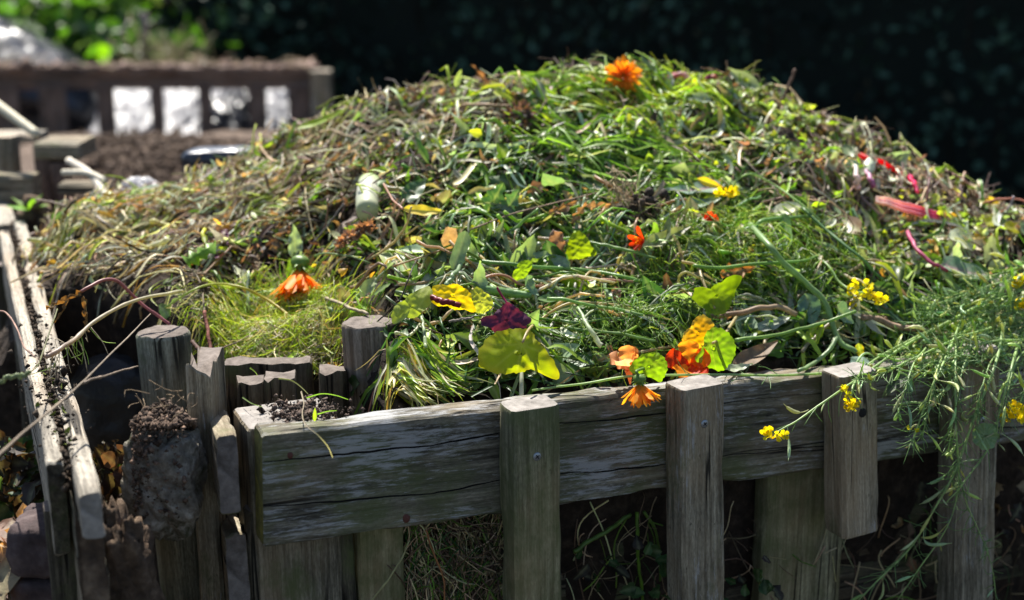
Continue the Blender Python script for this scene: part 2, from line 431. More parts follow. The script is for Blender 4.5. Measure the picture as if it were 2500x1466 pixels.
p_ = t_.pr((.62, .61, .62), .3, z_, .6, .03, .6); q_ = t_.n('BsdfTranslucent'); q_.inputs[0].default_value = (.7, .7, .72, 1); x_ = t_.n('MixShader'); x_.inputs[0].default_value = .5
t_.l(p_.outputs[0], x_.inputs[1]); t_.l(q_.outputs[0], x_.inputs[2]); M_white = t_.done(x_)
M_liner = plastic('matt black liner', (.006, .007, .010), .6)
# ------------------------------------------------------------------ camera, light
cam = bpy.data.cameras.new('camera'); camo = bpy.data.objects.new('camera', cam); COL.objects.link(camo)
cam.sensor_width = 36; cam.lens = 50; cam.clip_end = 200; cam.clip_start = .05
camo.location = (0, 0, EYE); camo.rotation_euler = (R(90) - PIT, 0, 0)
cam.dof.use_dof = True; cam.dof.focus_distance = 1.88; cam.dof.aperture_fstop = 2.8; cam.dof.aperture_blades = 0
sc.camera = camo
SUN_AZ, SUN_EL = R(-14), R(55)          # bearing from straight ahead (+Y), height
sd = Vector((math.sin(SUN_AZ) * math.cos(SUN_EL), math.cos(SUN_AZ) * math.cos(SUN_EL), math.sin(SUN_EL)))
sun = bpy.data.lights.new('sun', 'SUN'); sun.energy = 5.0; sun.angle = R(.53); sun.color = (1, .95, .87)
so = bpy.data.objects.new('sun', sun); COL.objects.link(so); so.rotation_euler = (-sd).to_track_quat('-Z', 'Y').to_euler()
so.location = (0, 3, 6)
w = bpy.data.worlds.new('World'); sc.world = w; w.use_nodes = True
nt = w.node_tree; bg = nt.nodes['Background']; sky = nt.nodes.new('ShaderNodeTexSky'); sky.sky_type = 'NISHITA'; sky.sun_disc = False
sky.sun_elevation = SUN_EL; sky.sun_rotation = SUN_AZ; nt.links.new(sky.outputs[0], bg.inputs[0]); bg.inputs[1].default_value = .068
sc.view_settings.view_transform = 'Standard'; sc.view_settings.look = 'None'; sc.view_settings.exposure = 1.42; sc.view_settings.gamma = 1
sc.cycles.use_denoising = True
sc.cycles.max_bounces = 8; sc.cycles.transparent_max_bounces = 4
sc.cycles.sample_clamp_indirect = 6

# ------------------------------------------------------------------ ground
def struct(name, mb, mat, **k):
    o = mb.build(name, mat, **k); o['kind'] = 'structure'; return o
mb = MB(); gx = np.linspace(-40, 40, 120); gy = np.linspace(-10, 60, 120)
GX, GY = np.meshgrid(gx, gy, indexing='ij')
mb.add(np.stack([GX, GY, .03 * np.sin(GX * 1.7 + GY) * np.cos(GY * 2.1)], -1).reshape(-1, 3), grid_faces(120, 120)[:, ::-1])
struct('ground', mb, M_ground, centre=False)

# ------------------------------------------------------------------ front panel of the bin
A = W(640, 1060, 1.6); B = W(2290, 880, 2.0)
FU = nrm(np.array([B[0] - A[0], B[1] - A[1], 0])); FN = np.array([FU[1], -FU[0], 0.])   # along, towards the camera
def dline(px, off=0.):
    """distance at which the upright plane through the panel's face, off metres nearer the camera, is met at pixel column px"""
    a = A + FN * off
    k = (px - 1250) / F / .956
    s = FU[1] / FU[0]
    return (a[1] - s * a[0]) / (1 - s * k)
def zcut(px, py, d): return W(px, py, d)[2]
panel = empty('compost_bin_panel', (.25, 1.85, 0), 'low weathered timber panel with a wide flaking rail and grey upright slats, below the heap', 'bin panel')
ru = nrm(B - A); rup = nrm(np.array([0, 0, 1.]) - ru * ru[2])
RC0 = A - rup * .074 - FN * .02; RC1 = RC0 + ru * 1.32
rail = plank('rail', RC0, RC1, rup, .148, .04, M_rail, panel, ch=.004, jit=.0016, n=90, cap=M_end_lichen, warp=.003, seed=21)
def screw(P, nvec, parent, r=.0056):
    mb = MB(); nvec = nrm(nvec); X = nrm(np.cross((0, 0, 1), nvec)); Y = np.cross(nvec, X); th = np.arange(24) / 24 * 2 * np.pi
    rings = [(1, -.002), (1, .0006), (.85, .0014), (.3, .0016)]
    V = [P + nvec * h + r * s * (X * math.cos(a) + Y * math.sin(a)) for s, h in rings for a in th]
    mb.add(V, [grid_faces(4, 24, True), (np.arange(24) + 72)[None]], (.5, .5, .5), 0)
    for a in (.6, .6 + math.pi / 2):
        e = X * math.cos(a) + Y * math.sin(a); g = np.cross(nvec, e)
        hh = .0019 if a < 1 else .0021
        V = [P + nvec * hh + e * sx * r * .55 + g * sy * r * .12 for sx, sy in ((-1, -1), (1, -1), (1, 1), (-1, 1))]
        mb.add(V, np.array([[0, 1, 2, 3]]), (0, 0, 0), 1)
    return mb.build('screw', [M_screw, M_hole], parent, True)
def nail(P, nvec, parent, r, mat=None, name='nail'):
    mb = MB(); blob(mb, np.asarray(P), r, (.2, .1, .08), 3, amp=.08, squash=(1, .45, 1)); return mb.build(name, mat or M_nail, parent)
T = .05
def slat(pa, pb, ptop, pab, mat, zbot=.0, screws=(), seed=1, pbot=None):
    d = dline(pa, T + .002)
    P = W(pa, ptop, d); Q = W(pb, ptop, dline(pb, T + .002)); wdt = math.hypot(Q[0] - P[0], Q[1] - P[1])
    Pb = W(pab, 1500, d)
    dirv = (P - Pb) / (P[2] - Pb[2])
    zb = zbot if pbot is None else W(pa, pbot, d)[2]
    top = P + FU * wdt / 2 - FN * T / 2; bot = top + dirv * (zb - P[2])
    o = plank('slat', bot, top, FU, wdt, T, mat, panel, ch=.005, jit=.0012, n=60, cap=M_end, warp=.0025, seed=seed)
    for sx, sy in screws:
        dd = dline(sx, T + .002); screw(W(sx, sy, dd), FN, o)
    return o
slat(1248, 1368, 1008, 1258, M_slat_green, screws=((1311, 1115),), seed=31)
slat(1664, 1770, 955, 1672, M_slat, screws=((1720, 1035),), seed=37)
s4 = slat(2055, 2146, 922, 2062, M_slat, seed=43, pbot=1318)
nail(W(2103, 1008, dline(2103, T + .001)), FN, s4, .0075, M_hole, 'knot_hole')
slat(2345, 2444, 868, 2336, M_slat, screws=((2398, 1027),), seed=47)
slat(2760, 2860, 830, 2740, M_slat, seed=49)
for px, py in ((990, 1266), (707, 1112)): nail(W(px, py, dline(px, .001)), FN, rail, .0062 if px > 800 else .0045)
# boards behind the rail
def upright(pl, pr, off, ztop, mat, name='upright', t=.03, seed=2, px_b=None):
    dl, dr = dline(pl, off), dline(pr, off)
    P = W(pl, 1300, dl); Q = W(pr, 1300, dr); c = (P + Q) / 2; wd = math.hypot(*(Q - P)[:2])
    top = np.array([c[0], c[1], ztop]) - FN * t / 2; bot = top.copy(); bot[2] = 0
    return plank(name, bot, top, FU, wd, t, mat, panel, n=40, cap=M_end_dark, seed=seed)
zr = A[2]
upright(604, 868, -.045, zr - .12, M_dark, seed=5)
upright(872, 990, -.046, zr - .10, M_slat_green, seed=6)
upright(1862, 2062, -.045, zr - .13, M_slat_green, seed=7)
for zt, sd_ in ((.60, 3), (.50, 8)):
    p0 = A + FU * .02 - FN * .10; p1 = A + FU * 1.3 - FN * .10; p0[2] = zt; p1[2] = zt - .03
    plank('lower_rail', p0, p1, (0, 0, 1), .1 if zt > .55 else .08, .03, M_dark, panel, n=40, seed=sd_)

# ------------------------------------------------------------------ posts and boards at the bin's corner
def fence_at(px, off): return dline(px, off)
p2 = tag(post('round_post', W(899, 786, 1.90), [W(905, 1000, 1.90)[0] + .03, 1.89, 0.], .0372, M_post, cap=M_end_dark, seed=3),
         'brown round post with a knot and drying cracks, rising clear of the rail', 'post')
p1 = tag(post('round_post', W(398, 810, 1.95), [W(404, 1000, 1.95)[0] + .03, 1.94, 0.], .0378, M_post_green, cap=M_end_dark, seed=8),
         'pale green grey round post with a dark flat top, behind the lump of old concrete', 'post')
# square beam head beside the rail
c0 = W(609, 1053, dline(609, -.043)); c1 = W(829, 1053, dline(829, -.043)); wd = math.hypot(*(c1 - c0)[:2])
top = c0 + FU * wd / 2 - FN * .047; bot = top.copy(); bot[2] = 0
sq = tag(plank('square_post', bot, top, FU, wd, .09, M_block, ch=.004, n=50, cap=M_end, seed=61), 'thick square timber post with a flat sunlit top under scattered soil', 'post')
def upright_board(name, label, cat, pl, pr, pt, d, yaw, t, mat, ej=.012, seed=1, capm=None, zb=0.):
    P = W(pl, pt, d); Q = W(pr, pt, d); e = np.array([math.cos(yaw), math.sin(yaw), 0]); wd = np.linalg.norm(Q - P)
    c = (P + Q) / 2; c[1] += t / 2; b = c.copy(); b[2] = zb
    o = plank(name, b, c, e, wd, t, mat, ch=.006, jit=.003, n=60, cap=capm or M_end_dark, seed=seed, end_jit=ej, warp=.003)
    return tag(o, label, cat)
upright_board('board', 'dark upright board with a split crumbling top, standing behind the square post', 'board', 568, 634, 938, 1.80, .1, .045, M_dark, seed=11)
upright_board('board', 'dark upright board with a greenish worn top, beside the split one behind the square post', 'board', 637, 716, 932, 1.80, .1, .045, M_dark, seed=12)
upright_board('board', 'wide dark board with a rough sunlit top edge, below the yellow grass', 'board', 543, 758, 889, 1.89, .05, .03, M_dark, seed=13, ej=.006)
upright_board('board', 'short crumbling board wedged against the brown round post', 'board', 772, 838, 915, 1.86, .2, .05, M_dark, seed=14, ej=.02)
P = W(483, 905, 1.71); Q = W(453, 860, 1.80); c = P.copy(); c[1] += .05; b = c.copy(); b[2] = 0; b[0] += .002
tag(plank('batten', b, c, (1, .0, 0), .03, .10, M_slat, ch=.004, jit=.002, n=60, cap=M_end_dark, seed=15, end_jit=.03, warp=.003),
    'thin upright grey batten with a broken top, between the concrete lump and the square post', 'batten')
# boards on edge seen end on
def edge_board(name, label, cat, near, far, h, t, mat, cap, seed, ej=.004, par=None, warp=.004):
    P = np.asarray(near, float) - np.array([0, 0, h / 2]); Q = np.asarray(far, float) - np.array([0, 0, h / 2])
    o = plank(name, P, Q, (0, 0, 1), h, t, mat, par, ch=.003, jit=.0015, n=70, cap=cap, seed=seed, end_jit=ej, warp=warp)
    return tag(o, label, cat) if label else o
edge_board('board', 'short grey board on edge with a sunlit chipped end, squeezed between batten and square post', 'board', W(553, 1066, 1.60), W(512, 960, 1.93), .10, .025, M_block, M_end_dark, 16)
edge_board('board', 'lower board end with slanting grain, below the chipped board beside the batten', 'board', W(578, 1308, 1.62), W(540, 1230, 1.93), .12, .026, M_block, M_end_dark, 17)
side = empty('side_fence', (-.75, 2.1, 0), 'low fence of two silvered planks set on edge with soil packed between them', 'side fence')
edge_board('plank', None, None, W(133, 1128, 1.48), W(10, 563, 2.66), .113, .0185, M_plank, M_dark, 18, par=side)  # near end face takes dark timber: its shade is put into the colour
edge_board('plank', None, None, W(222, 1203, 1.40), W(47, 540, 2.77), .055, .0235, M_plank, M_end, 19, par=side)
edge_board('plank', None, None, W(22, 545, 2.82), W(-42, 400, 3.9), .08, .04, M_plank, M_plank, 20, par=side)
for (px, py, d, hz, sdd) in ((150, 1180, 1.53, .0, 3), (60, 700, 2.2, 0, 5), (5, 560, 2.72, 0, 9)):
    q = W(px, py, d); q[2] = zr - .06; b = q.copy(); b[2] = 0
    plank('stake', b, q, (1, .4, 0), .045, .035, M_dark, side, n=24, cap=M_end_dark, seed=sdd)
# soil packed in the gap between the two planks
mb = MB(); gA, gB = W(163, 1150, 1.46), W(34, 556, 2.70)
n = 1500; t = rng.uniform(0, 1, n)[:, None] ** .8
crumbs(mb, gA * (1 - t) + gB * t + np.stack([rng.normal(0, .0045, n), rng.normal(0, .01, n), rng.uniform(-.03, -.002, n)], -1), rng.uniform(.002, .006, n), (.07, .05, .035), .3, 1.5)
n = 500; t = (.23 + .09 * rng.normal(0, 1, n) + (rng.random(n) < .3) * rng.uniform(-.2, .3, n))[:, None].clip(.02, .8)
crumbs(mb, gA * (1 - t) + gB * t + np.stack([rng.normal(0, .016, n), rng.normal(0, .01, n), np.full(n, .003)], -1), rng.exponential(.0014, n).clip(.0006, .006), (.05, .036, .025), .3, 1.3)
P_ = np.stack([gA * (1 - q) + gB * q + np.array([rng.normal(0, .008), 0, -.002]) for q in rng.uniform(.05, .3, 30)]); leafs(mb, P_, rng.normal(0, 1, (30, 3)) + np.array([0, 0, .8]), rng.normal(0, 1, (30, 3)), .012, .003, (.16, .20, .03), nu=4)
mb.build('soil_strip', M_crumb, side)
tag(edge_board('plank', 'rotted plank with crumbling brown top, under the narrow silvered plank', 'plank', W(218, 1240, 1.41), W(150, 1000, 1.9), .5, .03, M_block, M_rot, 22, ej=.014), None)
# rotted stump, concrete lump, purple bricks
def lump(name, label, cat, pts, mat, seed, amp=.25, sq=None, nu=26, nv=34, box=.0):
    """a rough block fitted between pixel corners: (centre px, py, d), half sizes in metres"""
    (px, py, d), (hx, hy, hz) = pts
    th = np.linspace(0.02, np.pi - .02, nu); ph = np.arange(nv) / nv * 2 * np.pi
    dd = np.stack([np.sin(th)[:, None] * np.cos(ph), np.sin(th)[:, None] * np.sin(ph), np.cos(th)[:, None] + 0 * ph], -1).reshape(-1, 3)
    if box: dd = dd / (np.sum(np.abs(dd) ** box, -1, keepdims=True) ** (1 / box))
    V = []
    for q in dd:
        k = 1 + amp * .12 * mnoise.noise(Vector(q) * 26 + Vector((seed, 6, 5))) + amp * mnoise.noise(Vector(q) * 1.5 + Vector((seed, 0, 0))) + amp * .5 * mnoise.noise(Vector(q) * 4 + Vector((seed, 2, 0))) + amp * .25 * mnoise.noise(Vector(q) * 11 + Vector((seed, 2, 5)))
        V.append(q * k * np.array([hx, hy, hz]))
    mb = MB(); mb.add(np.array(V) + W(px, py, d), [grid_faces(nu, nv, True)], (.3, .3, .3))
    return tag(mb.build(name, mat), label, cat)
lump('concrete_lump', 'rough rounded lump of old concrete with a crust of brown soil on top', 'concrete lump', ((402, 1165, 1.66), (.043, .05, .070)), M_stone, 4, .24, box=3.2, nu=60, nv=80)
mb = MB(); n = 2600; a_ = rng.uniform(0, 6.28, n); r_ = rng.uniform(0, 1, n) ** .5
crumbs(mb, W(398 + r_ * 74 * np.cos(a_), 1040 - 62 * rng.uniform(0, 1, n) * (1.1 - r_) + 10 * np.sin(a_ * 3), 1.66 + .05 * r_ * np.sin(a_)), rng.uniform(.001, .0048, n), (.085, .058, .042), .25, 1.9)
n = 900; a_ = rng.uniform(0, 1, n) ** 1.6
crumbs(mb, W(325 + 40 * rng.random(n) ** 2 + 110 * rng.random(n) * (rng.random(n) < .45), 1035 + 230 * a_, 1.605 + rng.uniform(0, .012, n)), rng.exponential(.0012, n).clip(.0005, .004), (.16, .105, .075), .3, 1.6)
q0 = np.array([W(398, 1040, 1.67)]); 
for k in range(26):
    p = W(rng.uniform(330, 470), rng.uniform(950, 1060), rng.uniform(1.61, 1.68)); e = p + rng.normal(0, .015, 3)
    tubes(mb, catmull([p, (p + e) / 2 + rng.normal(0, .005, 3), e], 6), .0005, (.22, .16, .10), 4)
tag(mb.build('soil_crust', M_crumb), 'crumbly brown soil crust with fine roots lying on the concrete lump', 'soil', kind='stuff')
lump('rotted_stump', 'dark rotted post stump with a crumbling reddish brown top, beside the silvered planks', 'stump', ((312, 1420, 1.52), (.030, .03, .085)), M_rot, 9, .5, box=3.)
lump('brick', 'purple grey brick, the upper of two stacked outside the side fence', 'brick', ((140, 1315, 1.62), (.05, .05, .034)), M_brick, 12, .1, box=6.)
lump('brick', 'purple grey brick, the lower of two stacked outside the side fence', 'brick', ((146, 1440, 1.62), (.05, .05, .033)), M_brick, 13, .1, box=6.)

# ------------------------------------------------------------------ pallet bin behind
DB = 7.0
back = empty('slatted_bin', (-1.2, DB, 0), 'blurred brown slatted compost bin with a wide top rail and open gaps, behind the heap', 'compost bin')
def hb(name, pl, pr, pt, pb, d, t, mat=M_back, par=back, cap=None, seed=1):
    P = W(pl, pt, d); Q = W(pr, pt, d); h = P[2] - W(pl, pb, d)[2]
    return plank(name, P - np.array([0, -t / 2, h / 2]), Q - np.array([0, -t / 2, h / 2]), (0, 0, 1), h, t, mat, par, ch=.006, jit=.003, n=30, cap=cap, seed=seed, warp=.006)
hb('top_rail', -200, 800, 190, 220, DB, .13)
hb('cap_board', -200, 770, 164, 189, DB - .02, .17, seed=5)
hb('bottom_rail', -200, 800, 345, 392, DB, .12, seed=7)
for k, (a, b) in enumerate(((-60, 41), (92, 157), (235, 276), (365, 396), (484, 515), (607, 648), (702, 757))):
    P = W(a, 200, DB - .045); Q = W(b, 200, DB - .045); c = (P + Q) / 2; bt = c.copy(); bt[2] = 0
    plank('slat', bt, c - np.array([0, 0, .02]), (1, 0, 0), Q[0] - P[0], .03, M_back, back, ch=.005, jit=.002, n=24, seed=80 + k)
P = W(784, 172, DB - .05); bt = P.copy(); bt[2] = 0
plank('corner_post', bt, P, (1, 0, 0), 48 * DB / F, .11, M_slat, back, ch=.012, jit=.004, n=24, cap=M_plank, seed=91)  # paler timber and cap stand in for sunlight on this post
mb = MB(); n = 500; px_ = rng.uniform(-100, 780, n); P_ = W(px_, 164, DB) ; P_[:, 1] += rng.uniform(-.06, .12, n); P_[:, 2] += .004
crumbs(mb, P_, rng.exponential(.007, n).clip(.003, .03), (.24, .17, .14), .5, 1.6)
Dv_ = rng.normal(0, 1, (60, 3)) * np.array([1, 1, .3]); P2 = P_[:60] + np.array([0, 0, .008]); tubes(mb, np.stack([P2, P2 + nrm(Dv_) * .06 + np.array([0, 0, .01]), P2 + nrm(Dv_) * .12], 1), .003, (.36, .28, .18), 4)
mb.build('rail_debris', M_crumb, back)
# uprights and rails of the middle divider, half hidden on the far side of the heap
mid = empty('divider_frame', (-1.15, 3.3, 0), 'blurred dark brown divider of short posts and rails at the far corner of the heap', 'divider')
def mup(name, pl, pr, pt, d, t, mat, cap=None, seed=1):
    P = W(pl, pt, d); Q = W(pr, pt, d); c = (P + Q) / 2; bt = c.copy(); bt[2] = 0
    return plank(name, bt, c, (1, 0, 0), Q[0] - P[0], t, mat, mid, ch=.006, jit=.002, n=24, cap=cap, seed=seed)
mup('divider_post', 88, 124, 385, 3.25, .05, M_back, seed=101); mup('divider_post', 126, 166, 395, 3.25, .05, M_back, seed=102)
mup('light_post', -10, 40, 332, 3.3, .05, M_slat, M_plank, seed=103)
def mrail(name, pl, pr, pt, pb, d, t, mat, seed):
    P = W(pl, pt, d); Q = W(pr, pt, d); h = P[2] - W(pl, pb, d)[2]
    return plank(name, P - np.array([0, -t / 2, h / 2]), Q - np.array([0, -t / 2, h / 2]), (0, 0, 1), h, t, mat, mid, ch=.006, jit=.002, n=20, seed=seed)
mrail('block_rail', 78, 192, 352, 392, 3.22, .14, M_block, 104)
mrail('divider_rail', -60, 78, 430, 500, 3.1, .06, M_block, 105)
mrail('divider_rail', -60, 88, 330, 350, 3.5, .10, M_plank, 106)
mrail('divider_rail', 140, 240, 452, 480, 3.0, .06, M_block, 107)
mrail('divider_rail', 40, 160, 560, 610, 2.9, .05, M_dark, 108)
def stick(name, label, cat, pts, rpx, col, mat=None, ns=8, n=16, tip=None):
    P = np.array([W(a, b, d) for a, b, d in pts]); d = P[:, 1].mean()
    r = np.linspace(rpx, tip if tip is not None else rpx * .85, n) * d / F
    mb = MB(); tubes(mb, catmull(P, n), r[None], col, ns); return tag(mb.build(name, mat or M_twig), label, cat)
stick('cut_stick', 'thick pale peeled stick slanting down over the divider', 'stick', ((-40, 232, 3.3), (92, 330, 3.15)), 13, (.62, .57, .42))
stick('cut_stick', 'pale blurred stick sloping from the soil to the straw at the heap\'s far corner', 'stick', ((168, 393, 2.95), (225, 430, 2.85), (268, 500, 2.7)), 10, (.60, .55, .46))
stick('cut_stick', 'pale stick lying flat across another by the divider', 'stick', ((156, 422, 2.9), (215, 424, 2.85), (256, 442, 2.8)), 9, (.62, .57, .45))
# soil heap inside the far bin
mb = MB(); nx, ny = 60, 40
PXs = np.linspace(-200, 900, nx); ts = np.linspace(0, 1, ny); V = []
for a in PXs:
    for t in ts:
        d = 2.75 + t * 4.0; z = EYE - .70 - .30 * t + .07 * math.sin(t * 3) + .03 * mnoise.noise(Vector((a * .01, t * 9, 1))) + .05 * mnoise.noise(Vector((a * .004, t * 3, 4))) - .1 * max(0, (200 - a) / 400)
        q = W(a, 400, d); V.append((q[0], d, z))
mb.add(V, grid_faces(nx, ny)[:, ::-1])
for k in range(420):
    a = rng.uniform(150, 640); d = rng.uniform(3.3, 5.6); q = W(a, 400, d); t = (d - 2.75) / 4.0
    q[2] = EYE - .69 - .30 * t + .07 * math.sin(t * 3) + .05 * mnoise.noise(Vector((a * .004, t * 3, 4)))
    crumbs(mb, q + rng.normal(0, .03, (14, 3)) * np.array([1, 1, .4]), rng.uniform(.004, .016, 14), (.20, .155, .135), .5, 1.5)
tag(mb.build('soil_heap', M_soil_dry), 'heap of dry brown soil and clods in the far bin', 'soil heap', kind='stuff')

# ------------------------------------------------------------------ polythene
def sack(name, label, cat, c, half, mat, seed, wr=.25, fr=2.2, flat=0., box=2.6, nu=44, nv=56, rot=0., tilt=0.):
    th = np.linspace(0.02, np.pi - .02, nu); ph = np.arange(nv) / nv * 2 * np.pi
    dd = np.stack([np.sin(th)[:, None] * np.cos(ph), np.sin(th)[:, None] * np.sin(ph), np.cos(th)[:, None] + 0 * ph], -1).reshape(-1, 3)
    e = dd / (np.sum(np.abs(dd) ** box, -1, keepdims=True) ** (1 / box))
    V = []
    cr, sr = math.cos(rot), math.sin(rot)
    for q, b in zip(dd, e):
        v = Vector(q)
        k = 1 + wr * (.6 - abs(mnoise.noise(v * fr + Vector((seed, 0, 0)))) * 2) * .5 + wr * .35 * (.5 - abs(mnoise.noise(v * fr * 2.6 + Vector((seed, 4, 0)))) * 2)
        x, y, z = b * k * np.asarray(half)
        x, z = x * cr - z * sr, x * sr + z * cr
        V.append((x, y * math.cos(tilt) - z * math.sin(tilt), y * math.sin(tilt) + z * math.cos(tilt)))
    mb = MB(); mb.add(np.array(V) + np.asarray(c), [grid_faces(nu, nv, True)], (.1, .1, .1))
    return tag(mb.build(name, mat), label, cat)
sack('plastic_sack', 'big black plastic sack with a bright sunlit crease, humped above the far bin', 'plastic sack', W(-20, 205, 7.9), (.66, .45, .33), M_black, 3.3, .16, 1.6, rot=-.42)
sack('plastic_sack', 'crumpled white plastic sack showing through the middle gaps of the far bin', 'plastic sack', W(316, 312, 7.7), (.18, .42, .08), M_white, 7.1, .5, 2.4, box=3., tilt=.55)
sack('plastic_sack', 'glinting silvery sack beside the white one, seen through the slats', 'plastic sack', W(440, 312, 7.7), (.13, .42, .08), M_white, 9.4, .7, 3.4, box=3., tilt=.5)
sack('plastic_sack', 'black sack with scattered white glints behind the last gaps of the far bin', 'plastic sack', W(590, 345, 7.8), (.17, .5, .27), M_black, 12.9, .45, 3.0, box=2.2)
sack('plastic_sack', 'small silvery sack lying across the black sack\'s edge', 'plastic sack', W(540, 298, 7.6), (.085, .30, .07), M_white, 14.1, .8, 3.6, box=3., rot=-.3, tilt=.7)
sack('plastic_sack', 'small pale sack beside the corner post of the far bin', 'plastic sack', W(676, 298, 7.6), (.075, .30, .07), M_white, 15.2, .8, 3.6, box=3., tilt=.65)
sack('plastic_sheet', 'folded blue black plastic sheet poking up at the edge of the heap', 'plastic sheet', W(540, 408, 3.1), (.078, .045, .042), M_blue, 18.2, .07, 1.3, box=7., rot=.06)
sack('plastic_scrap', 'scrap of milky white plastic among the straw', 'plastic scrap', W(342, 470, 2.72), (.034, .03, .026), M_white, 21.2, .5, 2.2)
sack('plastic_liner', 'dark plastic liner sagging in the shadow behind the pale round post', 'plastic liner', W(300, 985, 2.18), (.08, .06, .08), M_liner, 25.5, .14, 1.2)

# ------------------------------------------------------------------ hedge, shrub, grass behind
mb = MB(); N = 22000
B_ = np.stack([rng.uniform(-8, 8, N), 11.8 + rng.uniform(-.45, .45, N), rng.uniform(0, 1, N)], -1); B_[:, 2] *= np.where(B_[:, 0] > -1.4, 3.3, 2.1)  # height out of view set to shade the right, kept low behind the shrub
B_[:, 1] += -3.2 - .5 * B_[:, 0] + .25 * np.sin(B_[:, 0] * 2.3) * np.cos(B_[:, 2] * 2.9)
Dv = nrm(rng.normal(0, 1, (N, 3)) + np.array([0, -.4, -.2])); Nv = nrm(rng.normal(0, .6, (N, 3)) + np.array([0, -.7, .6]))
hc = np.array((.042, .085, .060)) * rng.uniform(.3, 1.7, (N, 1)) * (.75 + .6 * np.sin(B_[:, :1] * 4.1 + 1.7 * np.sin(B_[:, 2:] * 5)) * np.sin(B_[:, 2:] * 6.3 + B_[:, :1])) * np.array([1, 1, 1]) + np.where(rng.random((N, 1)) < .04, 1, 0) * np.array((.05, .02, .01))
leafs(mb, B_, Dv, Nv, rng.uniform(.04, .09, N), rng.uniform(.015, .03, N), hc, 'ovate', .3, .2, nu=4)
tw0 = np.stack([rng.uniform(-8, 8, 300), 12.0 + rng.uniform(-.2, .2, 300), rng.uniform(0, 1.7, 300)], -1)
tw0[:, 1] += -3.2 - .5 * tw0[:, 0]
tubes(mb, np.stack([tw0 + np.array([0, 0, k * .18]) + rng.normal(0, .03, (300, 3)) for k in range(4)], 1), .008, (.02, .016, .012), 4)
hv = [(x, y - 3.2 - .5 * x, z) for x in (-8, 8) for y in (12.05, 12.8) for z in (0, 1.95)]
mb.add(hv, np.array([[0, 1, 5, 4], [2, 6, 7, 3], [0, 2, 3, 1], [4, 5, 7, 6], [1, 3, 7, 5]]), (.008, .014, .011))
mb.add([(x, y - 3.2 - .5 * x, z) for x in (-1.3, 8) for y in (12.1, 12.7) for z in (1.9, 3.2)], np.array([[0, 1, 5, 4], [2, 6, 7, 3], [0, 2, 3, 1], [4, 5, 7, 6], [1, 3, 7, 5]]), (.008, .014, .011))  # unseen upper core, added to keep sun off the hedge's front leaves
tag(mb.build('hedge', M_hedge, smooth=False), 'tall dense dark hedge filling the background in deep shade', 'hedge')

def bush(name, label, spots, cols, sizes, shape='ovate', seed=1):
    mb = MB()
    for (px, py, d, spx, spy, n) in spots:
        B_ = W(rng.normal(px, spx, n), rng.normal(py, spy, n), d) + rng.normal(0, .2, (n, 3)) * np.array([0, 1, 0])
        D_ = nrm(rng.normal(0, .7, (n, 3)) + np.array([0, -.3, -.2])); N_ = nrm(rng.normal(0, .5, (n, 3)) + np.array([0, -.3, .9]))
        cc = np.array(cols)[rng.integers(len(cols), size=n)] * rng.uniform(.6, 1.3, (n, 1))
        leafs(mb, B_, D_, N_, rng.uniform(*sizes, n), rng.uniform(*sizes, n) * .33, cc, shape, .5, .25, .1, nu=6)
    return mb
G = [(.07, .17, .03), (.10, .24, .03), (.05, .11, .03), (.16, .24, .12)]
mb = bush('leafy_shrub', '', [(60, 60, 9.11, 70, 55, 190), (220, 60, 8.98, 60, 60, 230), (330, 120, 8.84, 70, 30, 130), (430, 120, 8.84, 40, 22, 60), (120, 130, 8.98, 70, 30, 90), (250, 20, 9.25, 90, 40, 130)], G, (.08, .17))
for a in range(16):
    b = W(rng.uniform(20, 430), 200, 9.1); b[2] = .0; e = W(rng.uniform(0, 450), rng.uniform(0, 130), 9.1)
    tubes(mb, catmull([b, (b + e) / 2 + rng.normal(0, .05, 3), e], 8), .006, (.09, .10, .04), 5)
tag(mb.build('leafy_shrub', M_leaf), 'sunlit blurred leafy green shrub behind the black sack', 'shrub')
mb = MB(); n = 70
b = W(rng.normal(400, 55, n), 200, 8.2); b[:, 2] = .5; e = W(rng.normal(400, 62, n), rng.uniform(70, 150, n), 8.2) + rng.normal(0, .05, (n, 3))
tubes(mb, np.stack([b, (b + e) / 2 + rng.normal(0, .02, (n, 3)), e], 1), .0055, np.array((.30, .27, .13)) * rng.uniform(.5, 1.2, (n, 1)), 4)
tag(mb.build('grass_tuft', M_dry), 'blurred tuft of tall dry yellow grass above the far bin', 'grass tuft')
stick('stake', 'slender pale grey stake standing behind the far bin among the grass', 'stake', ((362, 420, 8.3), (352, 30, 8.3)), 11, (.30, .24, .21))
mb = MB(); leafs(mb, W(256, 150, 8.3)[None], (.2, 0, -1), (0, -.7, .7), .14, .048, (.22, .5, .02), 'ovate', .4, .2, nu=8)
leafs(mb, W(245, 108, 8.3)[None], (.1, 0, -1), (.2, -.8, .6),   .115, .054, (.25, .55, .02), 'ovate', .3, .2, nu=8)
tubes(mb, catmull([W(250, 330, 8.45), W(256, 200, 8.4), W(250, 100, 8.35)], 10), .004, (.1, .2, .03), 5)
tag(mb.build('young_plant', M_thin), 'bright lime green young plant glowing against the light behind the far bin', 'plant')
